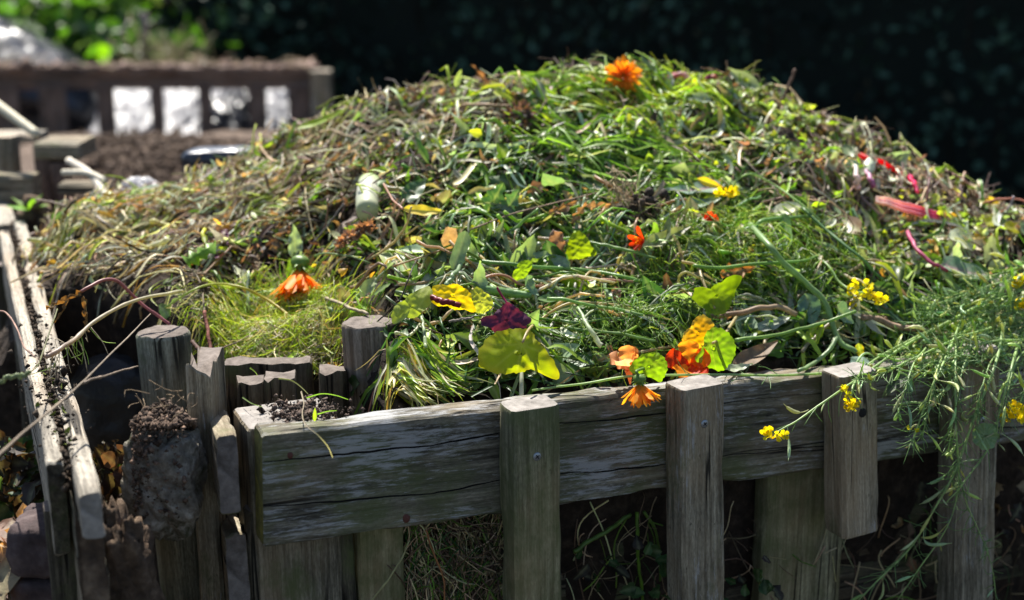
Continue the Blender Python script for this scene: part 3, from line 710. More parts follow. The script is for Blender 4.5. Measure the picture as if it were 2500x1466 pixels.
# ------------------------------------------------------------------ the heap
HC = np.array([  # column px, skyline py, skyline distance, front edge py
    (-300, 900, 2.3, 960), (0, 800, 2.4, 870), (60, 705, 2.45, 770), (100, 592, 2.5, 705), (180, 530, 2.52, 705), (250, 492, 2.55, 700), (400, 462, 2.6, 745), (500, 444, 2.62, 800), (575, 420, 2.64, 905), (630, 362, 2.66, 912), (720, 328, 2.66, 925),
    (830, 272, 2.66, 945), (1000, 238, 2.66, 985), (1150, 205, 2.66, 985), (1300, 186, 2.66, 955), (1500, 180, 2.66, 930), (1700, 198, 2.66, 905), (1850, 224, 2.64, 890),
    (2000, 294, 2.62, 880), (2100, 342, 2.6, 872), (2200, 392, 2.56, 866), (2300, 440, 2.52, 858), (2400, 496, 2.48, 850), (2500, 545, 2.44, 842), (2900, 650, 2.4, 815)])
BD = {-300: 2.3, 0: 2.25, 100: 2.25, 250: 2.2, 400: 2.1, 500: 2.02, 600: 1.99, 830: 1.95}
def base_d(px):
    px = np.asarray(px, float)
    r = np.array([dline(p, -.075) for p in np.linspace(900, 2900, 60)]); 
    k = np.array(sorted(BD)); v = np.array([BD[a] for a in k])
    xs = np.concatenate([k, np.linspace(960, 2900, 60)]); r2 = np.array([dline(p, -.075) for p in np.linspace(960, 2900, 60)])
    return np.interp(px, xs, np.concatenate([v, r2]))
def bumps(x, y):
    return (.027 * np.sin(x * 15 + 2.2 * np.sin(y * 9) + .4) * np.sin(y * 19 + 1.8 * np.sin(x * 11) + 1) + .016 * np.sin(x * 38 + 2 * np.sin(y * 27)) * np.sin(y * 43 + x * 9 + 2) + .010 * np.sin(x * 9 + y * 6 + .5) * np.cos(y * 11 - x * 3) + .007 * np.sin(x * 21 - y * 17) + .005 * np.sin(x * 37 + y * 31 + 2) * np.cos(x * 13 - y * 41) + .004 * np.sin(x * 61 - 1.3 + 2 * np.sin(y * 23)))
def Hpt(px, t):
    """the heap's surface at column px, t = 0 at the front edge, 1 at the skyline"""
    px = np.asarray(px, float); t = np.asarray(t, float)
    sp = np.interp(px, HC[:, 0], HC[:, 1]); dc = np.interp(px, HC[:, 0], HC[:, 2]); bp = np.interp(px, HC[:, 0], HC[:, 3]); db = base_d(px)
    Pc = W(px, sp, dc); Pb = W(px, bp, db)
    g = t + .10 * np.sin(np.pi * np.clip(t, 0, 1))
    z = Pb[..., 2] + (Pc[..., 2] - Pb[..., 2]) * g
    z = np.where(t > 1, Pc[..., 2] - (t - 1) ** 1.4 * .6, z)
    z = np.where(t < 0, Pb[..., 2] + t * 1.0, z)
    tt = np.maximum(t, 0) - .02 * np.minimum(t, 0)
    x = Pb[..., 0] + (Pc[..., 0] - Pb[..., 0]) * np.where(t < 0, 0, t); y = Pb[..., 1] + (Pc[..., 1] - Pb[..., 1]) * np.where(t < 0, 0, t)
    y = np.where(t < 0, y - t * .03, y)
    return np.stack([x, y, z + bumps(x, y) * np.clip(t * 4 + .2, 0, 1)], -1)
GPX = np.arange(-300, 2901, 20.); GT = np.linspace(-.02, 1.0, 120)
_P = Hpt(GPX[:, None], GT[None]); _PY = pyof(_P[..., 1], _P[..., 2])
GPY = np.arange(100, 1101, 5.)
GTAB = np.stack([np.interp(-GPY, -np.maximum.accumulate(_PY[i][::-1])[::-1], GT) for i in range(len(GPX))])
def tof(px, py):
    px = np.asarray(px, float); py = np.asarray(py, float)
    a = np.clip((px + 300) / 20, 0, len(GPX) - 1.001); b = np.clip((py - 100) / 5, 0, len(GPY) - 1.001)
    i = a.astype(int); j = b.astype(int); u = a - i; v = b - j
    return (GTAB[i, j] * (1 - u) + GTAB[i + 1, j] * u) * (1 - v) + (GTAB[i, j + 1] * (1 - u) + GTAB[i + 1, j + 1] * u) * v
def frame(px, t):
    e1 = nrm(Hpt(px + 12, t) - Hpt(px - 12, t)); e2 = nrm(Hpt(px, t + .03) - Hpt(px, t - .03)); n = nrm(np.cross(e1, e2))
    return e1, nrm(np.cross(n, e1)), n
UPC = nrm(np.array([0, -.5, .86]))
def H(px, py, lift=.01):
    P = Hpt(px, tof(px, py))
    return P + nrm(np.array([0, 0, EYE]) - P) * np.asarray(lift)[..., None] * 1.4
# body of the heap
mb = MB()
px = np.arange(-300, 2901, 12.); ts = np.concatenate([np.linspace(-.75, -.02, 14), np.linspace(0, 1, 90), np.linspace(1.02, 2.0, 14)])
V = Hpt(px[:, None], ts[None]); sh = V.shape
V = V.reshape(-1, 3)
nv = np.array([mnoise.noise_vector(Vector(q) * 26) for q in V]) * .010 + np.array([mnoise.noise_vector(Vector(q) * 70) for q in V]) * .006
V = V + nv - np.array([0, 0, .008])
V[:, 2] = np.maximum(V[:, 2], -.05)
mb.add(V, grid_faces(sh[0], sh[1]))
heap = tag(mb.build('compost_heap', M_soil), 'large mounded compost heap of dark soil under garden trimmings, filling the timber bin', 'compost heap', kind='stuff')

# palettes (linear colours, raised above the matter's own to look sunlit)
C_bright = np.array((.29, .46, .045)); C_mid = np.array((.17, .31, .045)); C_dark = np.array((.06, .14, .04)); C_lime = np.array((.48, .58, .06))
C_straw = np.array((.66, .58, .33)); C_tan = np.array((.48, .35, .21)); C_brown = np.array((.16, .105, .07)); C_black = np.array((.04, .03, .022)); C_gold = np.array((.60, .38, .07))
C_pale = np.array((.66, .69, .50)); C_grey = np.array((.30, .40, .24)); C_pink = np.array((.44, .31, .25))
PAL = dict(b=C_bright, m=C_mid, d=C_dark, l=C_lime, s=C_straw, t=C_tan, n=C_brown, k=C_black, o=C_gold, p=C_pale, g=C_grey, i=C_pink)
# where what lies: centre, spread, letters weighted (extra p paints pale highlights), main direction in degrees, spread of it
REG = [
    (1250, 225, 150, 35, 'bnitsnkpm', 0, 60), (1550, 235, 200, 40, 'bblllmmts', -25, 30), (1500, 330, 200, 60, 'bknnmdbk', -20, 40), (1330, 380, 160, 60, 'mdkddbn', 10, 50),
    (1000, 300, 130, 50, 'ntpnkskni', 20, 40), (780, 360, 120, 50, 'ntsoknsnk', 60, 50), (900, 420, 140, 60, 'nkntspkk', 15, 40), (1900, 320, 160, 60, 'niitknibgpn', 0, 80), (2120, 420, 130, 50, 'iitnkngpinb', -10, 80),
    (2350, 540, 130, 50, 'intpnkgbit', -15, 70), (2250, 560, 150, 60, 'ipnkibgpnt', -10, 60), (1750, 380, 150, 60, 'mgnpmknn', -10, 60), (600, 430, 110, 40, 'sktnlpni', 25, 25), (300, 540, 150, 50, 'sstppnton', 35, 25),
    (450, 560, 170, 50, 'spttspnti', 25, 30), (200, 600, 80, 40, 'sstpopl', 45, 25), (700, 520, 140, 60, 'knsntkpnk', 15, 40), (680, 640, 170, 60, 'nnkptkslm', 5, 50), (880, 600, 140, 60, 'kknnbmdt', 5, 60),
    (1150, 450, 170, 50, 'kdmdnktm', 0, 50), (1250, 600, 200, 70, 'dmgbkdmp', 0, 40), (1500, 620, 180, 80, 'dmgbmdbk', -5, 50), (1700, 620, 130, 80, 'mbbldmbd', -20, 70), (1900, 640, 150, 80, 'mbbldmbd', -25, 60),
    (2100, 640, 130, 70, 'dmbgtbmn', -28, 25), (1350, 820, 200, 60, 'dmdkbgmd', 0, 60), (1150, 850, 130, 60, 'kdmdntmd', 10, 60), (1800, 760, 180, 60, 'dgmdgbmd', -10, 50), (2000, 800, 180, 50, 'dgmdkgmb', 0, 40), (2300, 780, 130, 50, 'dgmbgdm', -10, 40)]
REGW = np.array([r[2] * r[3] for r in REG], float); REGW /= REGW.sum()
_VG = rng.random((8, 64, 64))
def vn(px, py, scale, seed=0):
    """smooth noise over the picture of the heap, 0..1"""
    a = np.asarray(px, float) / scale + 200 + seed * 7.3; b = np.asarray(py, float) / scale * 2.0 + 200 + seed * 3.1
    i = np.floor(a).astype(int); j = np.floor(b).astype(int); u = a - i; v = b - j; u = u * u * (3 - 2 * u); v = v * v * (3 - 2 * v); g = _VG[seed % 8]
    f = lambda p, q: g[p % 64, q % 64]
    return (f(i, j) * (1 - u) + f(i + 1, j) * u) * (1 - v) + (f(i, j + 1) * (1 - u) + f(i + 1, j + 1) * u) * v
HOL = [(830, 565, 150, 42), (680, 625, 80, 28), (1190, 465, 90, 40), (1040, 400, 90, 40), (930, 330, 70, 25), (1180, 870, 90, 40), (1500, 470, 40, 20), (280, 640, 60, 25), (560, 470, 70, 25), (1330, 880, 90, 30), (2080, 800, 100, 22)]
def hollow(px, py):
    return np.max([np.exp(-(((px - a) / c) ** 2 + ((py - b) / d) ** 2)) for a, b, c, d in HOL], 0)
def scatter(n, regs=None, wts=None):
    rg = regs or REG; w_ = REGW if regs is None else np.array([r[2] * r[3] for r in rg], float); w_ = w_ / w_.sum()
    k = rng.choice(len(rg), n, p=w_)
    A_ = np.array([r[:4] for r in rg], float)
    px = rng.normal(A_[k, 0], A_[k, 2]); py = rng.normal(A_[k, 1], A_[k, 3])
    px = np.where(px < 92, 92 + (92 - px) * .8, px); px = np.clip(px, 92, 2700)
    sk = np.interp(px, HC[:, 0], HC[:, 1]); bs = np.interp(px, HC[:, 0], HC[:, 3])
    py = np.where(py < sk, sk + rng.uniform(0, 40, n), py); py = np.where(py > bs, bs - rng.uniform(0, 60, n), py)
    ang = np.radians(rng.normal([rg[i][5] for i in k], [rg[i][6] for i in k]))
    q = (vn(px, py, 48, 0) * 1.7 + vn(px, py, 21, 1) * .9) % 1.0
    q = np.where(rng.random(n) < .62, q, rng.random(n))
    let = [rg[i][4][int(f * len(rg[i][4]))] for i, f in zip(k, q)]
    if regs is None:
        ang = ang + (vn(px, py, 60, 2) - .5) * 2.6
        m = (vn(px, py, 55, 3) * .65 + vn(px, py, 24, 4) * .35) > rng.uniform(.31, .60, n) + .30 * hollow(px, py) + .10 * np.exp(-(((px - 1350) / 330) ** 2 + ((py - 660) / 130) ** 2)) + .06 * (px < 950)
        px, py, ang = px[m], py[m], ang[m]; let = [a for a, b in zip(let, m) if b]
    return px, py, ang, let
def cols(let, sd=.25):
    c = np.array([PAL[a] for a in let]) * rng.uniform(1 - sd * 2, 1 + sd, (len(let), 1))
    return c * rng.uniform(.88, 1.12, (len(let), 3))
def drape(P):
    """drop points onto the heap's surface"""
    x, y = P[..., 0], P[..., 1]; px = 1250 + F * .955 * x / y
    for _ in range(3):
        dc = np.interp(px, HC[:, 0], HC[:, 2]); db = base_d(px); t = np.clip((y - db) / (dc - db), -.05, 1.35); S_ = Hpt(px, t)
        px = px + F * .955 * (x / y - S_[..., 0] / np.maximum(S_[..., 1], .1))
    return np.stack([x, y, S_[..., 2]], -1)
def strands(n, lens, K=6, lift=(0, .02), tilt=.2, curl=1.2, regs=None, keep=None, fore=.55, sag=.15):
    px, py, ang, let = scatter(n, regs)
    n = len(px)
    if keep:
        m = np.array([a in keep for a in let]); px, py, ang = px[m], py[m], ang[m]; let = [a for a, q in zip(let, m) if q]; n = len(px)
    t = tof(px, py); P0 = Hpt(px, t); e1, e2, nn = frame(px, t)
    # the picture's angle, unforeshortened onto the slope
    a2 = np.arctan2(np.sin(ang), np.cos(ang) * fore)
    D = e1 * np.cos(a2)[:, None] + e2 * np.sin(a2)[:, None]; Q = np.cross(nn, D)
    L = np.exp(rng.uniform(math.log(lens[0]), math.log(lens[1]), n)) * (.75 + .25 * np.abs(np.cos(a2)))
    s = np.linspace(-.5, .5, K)[None]
    cv = rng.normal(0, curl, n)[:, None]; cv2 = rng.normal(0, curl, n)[:, None]
    lat = cv * L[:, None] * (s ** 2 - .08) * .6 + cv2 * L[:, None] * s ** 3
    ht = rng.uniform(*lift, n)[:, None] + rng.normal(0, tilt, n)[:, None] * L[:, None] * s + L[:, None] * rng.normal(0, sag, n)[:, None] * (s ** 2 - .1)
    ht = np.maximum(ht, -.012)
    P = drape(P0[:, None] + D[:, None] * (L[:, None] * s)[..., None] + Q[:, None] * lat[..., None]) + nn[:, None] * ht[..., None]
    return P, nn, Q, let, L
GREENS = set('bmdlgp'); DRYS = set('stnkoip')
def blades(name, label, n, lens, wid, mat, keep, lift=(0, .022), tilt=.2, curl=1., K=6, regs=None, sd=.25, cat='grass', fold=.5):
    P, nn, Q, let, L = strands(n, lens, K, lift, tilt, curl, regs, keep)
    m = len(P); s = np.linspace(0, 1, K)
    prof = np.minimum(1, np.minimum(.55 + s * 3, (1 - s) * 2.2 + .06))
    w_ = rng.uniform(*wid, m)[:, None] * prof[None]
    side = nrm(Q + nn * rng.normal(0, .7, m)[:, None])
    mb = MB(); ribbons(mb, P, w_, side, cols(let, sd), fold)
    return tag(mb.build(name, mat), label, cat, kind='stuff')
def stems(name, label, n, lens, rad, mat, keep, lift=(0, .02), tilt=.18, curl=.6, K=6, ns=5, regs=None, cat='stems'):
    P, nn, Q, let, L = strands(n, lens, K, lift, tilt, curl, regs, keep)
    m = len(P); s = np.linspace(0, 1, K)
    r = rng.uniform(*rad, m)[:, None] * (1 - .45 * s[None])
    P = P + rng.normal(0, .0012, P.shape)
    mb = MB(); tubes(mb, P, r, cols(let), ns); return tag(mb.build(name, mat), label, cat, kind='stuff')
blades('grass_clippings', 'green grass blades strewn all over the heap', 6500, (.04, .20), (.0010, .0032), M_blade, GREENS)
blades('dry_grass', 'straw coloured dry grass and stalk shreds tangled over the heap', 10500, (.03, .17), (.0008, .0028), M_dry, DRYS, lift=(-.002, .02), curl=.8)
stems('plant_stems', 'cut green plant stems lying through the heap', 2000, (.03, .14), (.0009, .0022), M_stem, GREENS)
stems('dry_stalks', 'dry brown and straw stalks lying through the heap', 2600, (.03, .16), (.0007, .0018), M_dry, DRYS)
stems('fine_roots', 'fine pale and brown rootlets tangled in the heap', 2600, (.02, .08), (.0003, .0006), M_twig, set('tniks'), curl=3.5, K=8, ns=3, cat='roots', lift=(0, .015))
stems('stem_pieces', 'thicker pale and green stem pieces lying across the heap', 1000, (.04, .16), (.0022, .0040), M_stem, set('bmglp'), lift=(.004, .026), curl=.35, ns=7)
straps = [(r[0], r[1], r[2], r[3], 'pgbspmlpt', r[5], 55) for r in REG if r[0] > 950]
blades('flat_stems', 'long limp flat stems and strap leaves, pale or green, thrown over the heap', 520, (.05, .16), (.0022, .0046), M_waxy, None, lift=(.008, .034), tilt=.16, curl=.9, K=10, regs=straps, cat='stems', fold=.35)
# long soft grass on the upper slope
topg = [(1560, 265, 120, 28, 'bblllb', -27, 9), (1450, 240, 90, 22, 'bbll', -18, 14), (1480, 390, 110, 35, 'mmbdm', -12, 18), (1600, 440, 90, 25, 'mbmd', 10, 22)]
blades('long_grass', 'long fresh grass combed downhill on the heap\'s upper slope', 330, (.08, .26), (.0010, .0026), M_blade, None, lift=(.008, .034), tilt=.06, curl=.35, K=9, regs=topg)
flank = [(300, 520, 150, 45, 'ssppotlsi', 28, 20), (450, 510, 130, 50, 'stlpsspgi', 22, 20), (220, 590, 80, 40, 'sspoplps', 48, 22), (640, 470, 120, 55, 'stpslspi', 25, 24), (850, 400, 140, 60, 'tnspspli', 18, 30), (330, 640, 70, 40, 'sstopp', 50, 22), (1020, 300, 140, 40, 'tnspkb', 10, 40), (2150, 480, 170, 60, 'tnspii', -15, 40)]  # extra straw and pale letters paint highlights onto the stalks
stems('straw_stalks', 'straight broken straw and weed stalks strewn down the flanks of the heap', 1300, (.03, .16), (.0008, .0021), M_dry, None, lift=(.002, .034), tilt=.16, curl=.25, K=6, ns=6, regs=flank, cat='stalks')
# straw fan at the far corner
fan = [(300, 520, 150, 45, 'sspotnlmkpb', 28, 28), (450, 500, 130, 50, 'sotlnpskmb', 22, 30), (220, 590, 80, 40, 'sspoplnk', 48, 28), (640, 450, 110, 50, 'stnlskmb', 28, 32), (330, 640, 70, 40, 'sstopnk', 50, 28)]
blades('straw_fan', 'olive and straw coloured stalks fanned out at the heap\'s low corner', 380, (.03, .13), (.0010, .0034), M_dry, None, lift=(.002, .04), tilt=.2, curl=.5, K=8, regs=fan, cat='straw')
# fine pale grass tuft by the round posts
tuft = [(690, 800, 90, 42, 'llllbbsso', 0, 90), (620, 840, 60, 30, 'llsbst', 0, 90), (780, 840, 40, 35, 'ltsnsl', 0, 90), (740, 760, 60, 25, 'llbs', 10, 60)]
blades('fine_grass', 'nest of fine yellow green grass mown in a clump between the round posts', 5200, (.02, .10), (.0004, .0010), M_blade, None, lift=(0, .03), tilt=.3, curl=2.4, K=8, regs=tuft)
tuft2 = [(1010, 945, 26, 20, 'llsspso', -38, 14), (990, 962, 18, 16, 'lsspo', -46, 16), (1060, 915, 34, 14, 'llbbl', -22, 22), (1090, 945, 26, 14, 'bls', -30, 20)]
blades('yellow_grass', 'swept bunch of yellow green grass poking over the rail beside the brown round post', 420, (.04, .11), (.0010, .0026), M_blade, None, lift=(.002, .028), tilt=.12, curl=.4, K=8, regs=tuft2)
# feathery threads
fen = [(1640, 690, 70, 60, 'bbmlm', -60, 40), (1760, 600, 110, 50, 'bblm', -15, 60), (1890, 610, 100, 50, 'bbll', -30, 50), (1600, 780, 90, 40, 'mbbm', 0, 80), (1480, 850, 80, 30, 'mmb', 0, 80), (1960, 690, 100, 50, 'mbm', -30, 50), (1250, 840, 60, 30, 'mm', 10, 70)]
stems('feathery_fronds', 'tangle of fine bright green feathery fronds across the middle of the heap', 1600, (.02, .10), (.0004, .0009), M_blade, None, lift=(.010, .046), tilt=.2, curl=2.2, K=8, ns=4, regs=fen, cat='fronds')
# small leaves
def leaf_litter(name, label, n, lens, ratio, mat, keep, shape, lift=(.002, .022), regs=None, fold=(.1, .7), bend=.8, up=.9, rib=.35, sd=.25, edge=None):
    px, py, ang, let = scatter(n, regs)
    n = len(px); m = np.array([a in keep for a in let]) if keep else np.ones(n, bool)
    px, py, ang = px[m], py[m], ang[m]; let = [a for a, q in zip(let, m) if q]; n = len(px)
    t = tof(px, py); P = Hpt(px, t); e1, e2, nn = frame(px, t)
    a = rng.uniform(0, 6.28, n)
    D = nrm(e1 * np.cos(a)[:, None] + e2 * np.sin(a)[:, None] + nn * rng.normal(.1, .35, n)[:, None]); Nn = nrm(nn * up + rng.normal(0, .55, (n, 3)))
    mb = MB(); L = np.exp(rng.uniform(math.log(lens[0]), math.log(lens[1]), n))
    leafs(mb, P + nn * rng.uniform(*lift, n)[:, None] - D * L[:, None] * .4, D, Nn, L, L * rng.uniform(*ratio, n), cols(let, sd), shape, rng.normal(0, bend, n), rng.uniform(*fold, n), .12, rng.normal(0, .6, n), nu=7, nv=5, rib=rib, edge=edge)
    return tag(mb.build(name, mat), label, 'leaves', kind='stuff')
leaf_litter('small_leaves', 'small fresh green leaves scattered over the heap', 2600, (.014, .055), (.12, .3), M_leaf, set('bmdl'), 'lance', sd=.35)
leaf_litter('grey_leaves', 'small grey green and pale leaves scattered over the heap', 2600, (.012, .048), (.14, .32), M_waxy, set('gpdm'), 'ovate')
leaf_litter('dry_leaves', 'small shrivelled brown leaves scattered over the heap', 5200, (.008, .026), (.15, .35), M_wilt, set('tnkiso'), 'ovate', bend=1.6, rib=.15)
big = [(1250, 640, 170, 45, 'gmdgbm', 0, 60), (1500, 700, 170, 45, 'gmdgm', 0, 60), (1800, 800, 150, 40, 'ggmdg', 0, 60), (2020, 780, 90, 40, 'ggdgm', 0, 60), (1720, 460, 120, 40, 'ggmp', 0, 60), (1350, 870, 120, 40, 'ddgm', 0, 60), (2150, 780, 120, 40, 'gdg', 0, 60), (1080, 620, 60, 40, 'gmd', 0, 60), (1250, 470, 80, 30, 'ddg', 0, 60)]
big = big + [(1000, 420, 150, 60, 'ngdt', 0, 60), (1700, 350, 180, 60, 'gmdn', 0, 60), (2050, 450, 150, 60, 'gpn', 0, 60), (2250, 620, 120, 40, 'gp', 0, 60)]
leaf_litter('broad_leaves', 'limp grey green leaves overlapping across the front of the heap', 430, (.026, .075), (.16, .34), M_waxy, None, 'lance', lift=(.000, .020), regs=big, bend=.8, rib=.5)
fresh = [(r[0], r[1], r[2], r[3], 'bmlbmb', 0, 60) for r in big]
leaf_litter('fresh_leaves', 'fresh mid green leaves and leaf halves among the stems on the front slope', 300, (.016, .045), (.2, .42), M_leaf, None, 'ovate', lift=(.001, .022), regs=fresh, bend=.9, rib=.35)
lit = [(1300, 640, 230, 60, 'lllo', 0, 60), (1700, 640, 230, 70, 'lllb', 0, 60), (1000, 640, 120, 60, 'lo', 0, 60), (2150, 560, 150, 60, 'lllo', 0, 60), (1500, 300, 250, 60, 'llb', 0, 60), (500, 600, 140, 40, 'lo', 0, 60)]
leaf_litter('yellowing_leaves', 'scattered yellowing leaf scraps glowing against the light', 150, (.010, .028), (.2, .45), M_thin, None, 'ovate', lift=(.008, .03), regs=lit, bend=.8, rib=.2)
wil = [(1400, 500, 250, 60, 'tnit', 0, 60), (1500, 720, 200, 60, 'nti', 0, 60), (1950, 420, 170, 60, 'itn', 0, 60), (2250, 580, 130, 50, 'ito', 0, 60), (800, 620, 150, 60, 'nti', 0, 60), (1700, 780, 150, 40, 'nt', 0, 60)]
leaf_litter('wilted_leaves', 'shrivelled brown and mauve leaves caught between the stems', 300, (.014, .045), (.15, .38), M_wilt, None, 'lobed', lift=(.002, .024), regs=wil, bend=1.6, rib=.2)
flk = [(350, 540, 160, 50, 'npksmti', 20, 60), (620, 470, 150, 50, 'nksmtp', 20, 60), (900, 380, 150, 70, 'nkmtsb', 20, 60), (1200, 260, 200, 50, 'nbkmt', 0, 60), (1700, 260, 200, 50, 'nbkim', 0, 60), (2050, 400, 200, 70, 'nikpt', 0, 60), (700, 600, 160, 50, 'nkmtn', 0, 60)]
leaf_litter('leaf_scraps', 'limp torn scraps of leaf and husk matted on the upper flanks', 1800, (.010, .040), (.12, .34), M_wilt, None, 'lobed', lift=(.002, .026), regs=flk, bend=1.5, rib=.15)
leaf_litter('flank_leaves', 'small mixed green leaves caught in the straw on the upper flanks', 260, (.012, .040), (.15, .36), M_leaf, None, 'ovate', lift=(.004, .028), regs=[(r[0], r[1], r[2], r[3], 'bmdbgp', 0, 60) for r in flk], bend=1.0, rib=.3)
cen = [(1200, 640, 170, 55, 'gmtgdn', 0, 60), (1450, 660, 190, 60, 'gmngtp', 0, 60), (1350, 760, 200, 40, 'mgdtg', 0, 60), (1720, 740, 170, 60, 'gmdgn', 0, 60)]
leaf_litter('limp_leaves', 'large limp leaves layered among the stems in the middle of the heap', 170, (.040, .085), (.15, .30), M_leaf, None, 'lance', lift=(.002, .024), regs=cen, bend=.8, rib=.5)
stems('long_stems', 'long cut green stems lying side by side across the middle of the heap', 330, (.08, .24), (.0016, .0032), M_stem, None, lift=(.012, .036), tilt=.1, curl=.35, K=10, ns=8, regs=[(r[0], r[1], r[2] * 1.1, r[3], 'bmgpbpst', 0, 30) for r in cen])
# leafy green mass, crumbly debris, soil crumbs
cl = [(1950, 375, 50, 25, 'bbgp', 0, 90), (2180, 600, 32, 34, 'lpbl', 0, 90), (1880, 340, 70, 30, 'lbp', 0, 90), (1600, 330, 60, 20, 'lb', 0, 90), (2330, 560, 60, 25, 'lbp', 0, 90), (1330, 210, 60, 15, 'lb', 0, 90), (1850, 270, 60, 20, 'lbp', 0, 90)]
leaf_litter('leafy_sprigs', 'clusters of tiny pale green leaves on the heap\'s far shoulder', 900, (.007, .018), (.25, .42), M_leaf, None, 'ovate', lift=(.002, .03), regs=cl)
mb = MB(); px_, py_, an_, le_ = scatter(6500)
m = np.array([a in 'nktid' for a in le_]); px_, py_ = px_[m], py_[m]
P = H(px_, py_, rng.uniform(-.004, .006, len(px_)))
crumbs(mb, P, rng.uniform(.0012, .0052, len(P)))
tag(mb.build('soil_crumbs', M_crumb), 'crumbs of dark soil sprinkled through the heap', 'soil', kind='stuff')
# bristling skyline
mb = MB(); n = 520
px_ = rng.uniform(560, 2560, n); t_ = rng.uniform(.93, 1.02, n); P0 = Hpt(px_, t_)
D = nrm(np.stack([rng.normal(0, .9, n), rng.normal(-.1, .4, n), rng.uniform(.0, .6, n)], -1)); L = rng.uniform(.015, .06, n)
s = np.linspace(0, 1, 6)[None, :, None]; cv = rng.normal(0, .35, (n, 1, 3)); cv[..., 2] = -np.abs(cv[..., 2])
P = P0[:, None] + D[:, None] * L[:, None, None] * s + cv * L[:, None, None] * s ** 2
let = [('bblltsni' if x < 1850 else 'itnpbls')[rng.integers(7)] for x in px_]
tubes(mb, P, rng.uniform(.0005, .0014, n)[:, None] * (1 - .6 * s[0, :, 0])[None], cols(let), 4)
tag(mb.build('skyline_wisps', M_dry), 'wisps and stalk ends sticking out along the heap\'s crest', 'stalks', kind='stuff')
# hay and roots showing under the rail
mb = MB(); n = 800
px_ = np.where(rng.random(n) < .8, rng.uniform(985, 1225, n), rng.uniform(1370, 2600, n))
P0 = W(px_, rng.uniform(1240, 1480, n), dline(px_, -.055) + rng.uniform(-.01, .02, n)); s = np.linspace(-.5, .5, 8)[None, :, None]
D = nrm(np.stack([rng.normal(0, .5, n), rng.normal(0, .2, n), rng.normal(-.9, .5, n)], -1)); L = rng.uniform(.03, .12, n)[:, None, None]
P = P0[:, None] + D[:, None] * L * s + rng.normal(0, .5, (n, 1, 3)) * np.array([1, .3, 1]) * L * s ** 2 + rng.normal(0, .6, (n, 1, 3)) * np.array([1, .3, 1]) * L * s ** 3
let = ['stnmtsdn'[i] for i in rng.integers(8, size=n)]
tubes(mb, P, rng.uniform(.0004, .0012, n)[:, None], cols(let), 4)
tag(mb.build('hanging_hay', M_dry), 'shaded hay and roots bulging below the rail', 'hay', kind='stuff')
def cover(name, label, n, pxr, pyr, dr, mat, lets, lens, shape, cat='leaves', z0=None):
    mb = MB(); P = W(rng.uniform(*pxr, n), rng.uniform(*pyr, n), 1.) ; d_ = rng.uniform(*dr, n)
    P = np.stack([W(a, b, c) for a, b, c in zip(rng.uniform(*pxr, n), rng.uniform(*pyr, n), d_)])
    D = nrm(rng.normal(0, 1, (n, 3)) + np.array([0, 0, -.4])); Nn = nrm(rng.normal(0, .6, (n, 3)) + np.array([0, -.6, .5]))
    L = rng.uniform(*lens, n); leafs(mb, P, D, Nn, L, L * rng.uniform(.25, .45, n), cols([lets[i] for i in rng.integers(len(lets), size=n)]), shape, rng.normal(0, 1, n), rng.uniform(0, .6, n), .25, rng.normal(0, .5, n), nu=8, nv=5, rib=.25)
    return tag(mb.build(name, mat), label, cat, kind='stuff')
cover('brown_leaves', 'crisp curled brown autumn leaves drifted at the foot of the side fence', 60, (-60, 55), (1260, 1520), (1.6, 1.95), M_wilt, 'ntnk', (.05, .10), 'lobed')  # browns darkened to stand in for shade that does not fall here
cover('grass_tufts', 'grass and weeds coloured dark as in shade, below the side fence', 90, (-60, 120), (1090, 1230), (1.75, 2.0), M_wilt, 'kkd', (.02, .06), 'lance')  # near-black leaf colours replace shade, as nothing here blocks the sun
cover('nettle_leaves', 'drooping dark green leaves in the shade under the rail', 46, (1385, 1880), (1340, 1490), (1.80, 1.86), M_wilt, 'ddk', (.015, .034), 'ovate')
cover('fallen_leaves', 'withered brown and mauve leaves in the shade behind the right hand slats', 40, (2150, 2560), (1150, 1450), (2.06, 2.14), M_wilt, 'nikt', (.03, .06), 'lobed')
cover('shaded_litter', 'plant litter coloured dark as in shade, in the hollow behind the concrete lump', 60, (230, 335), (1090, 1260), (1.75, 1.95), M_wilt, 'kkdn', (.02, .06), 'lance')  # shade of the hollow is put into the leaf colours
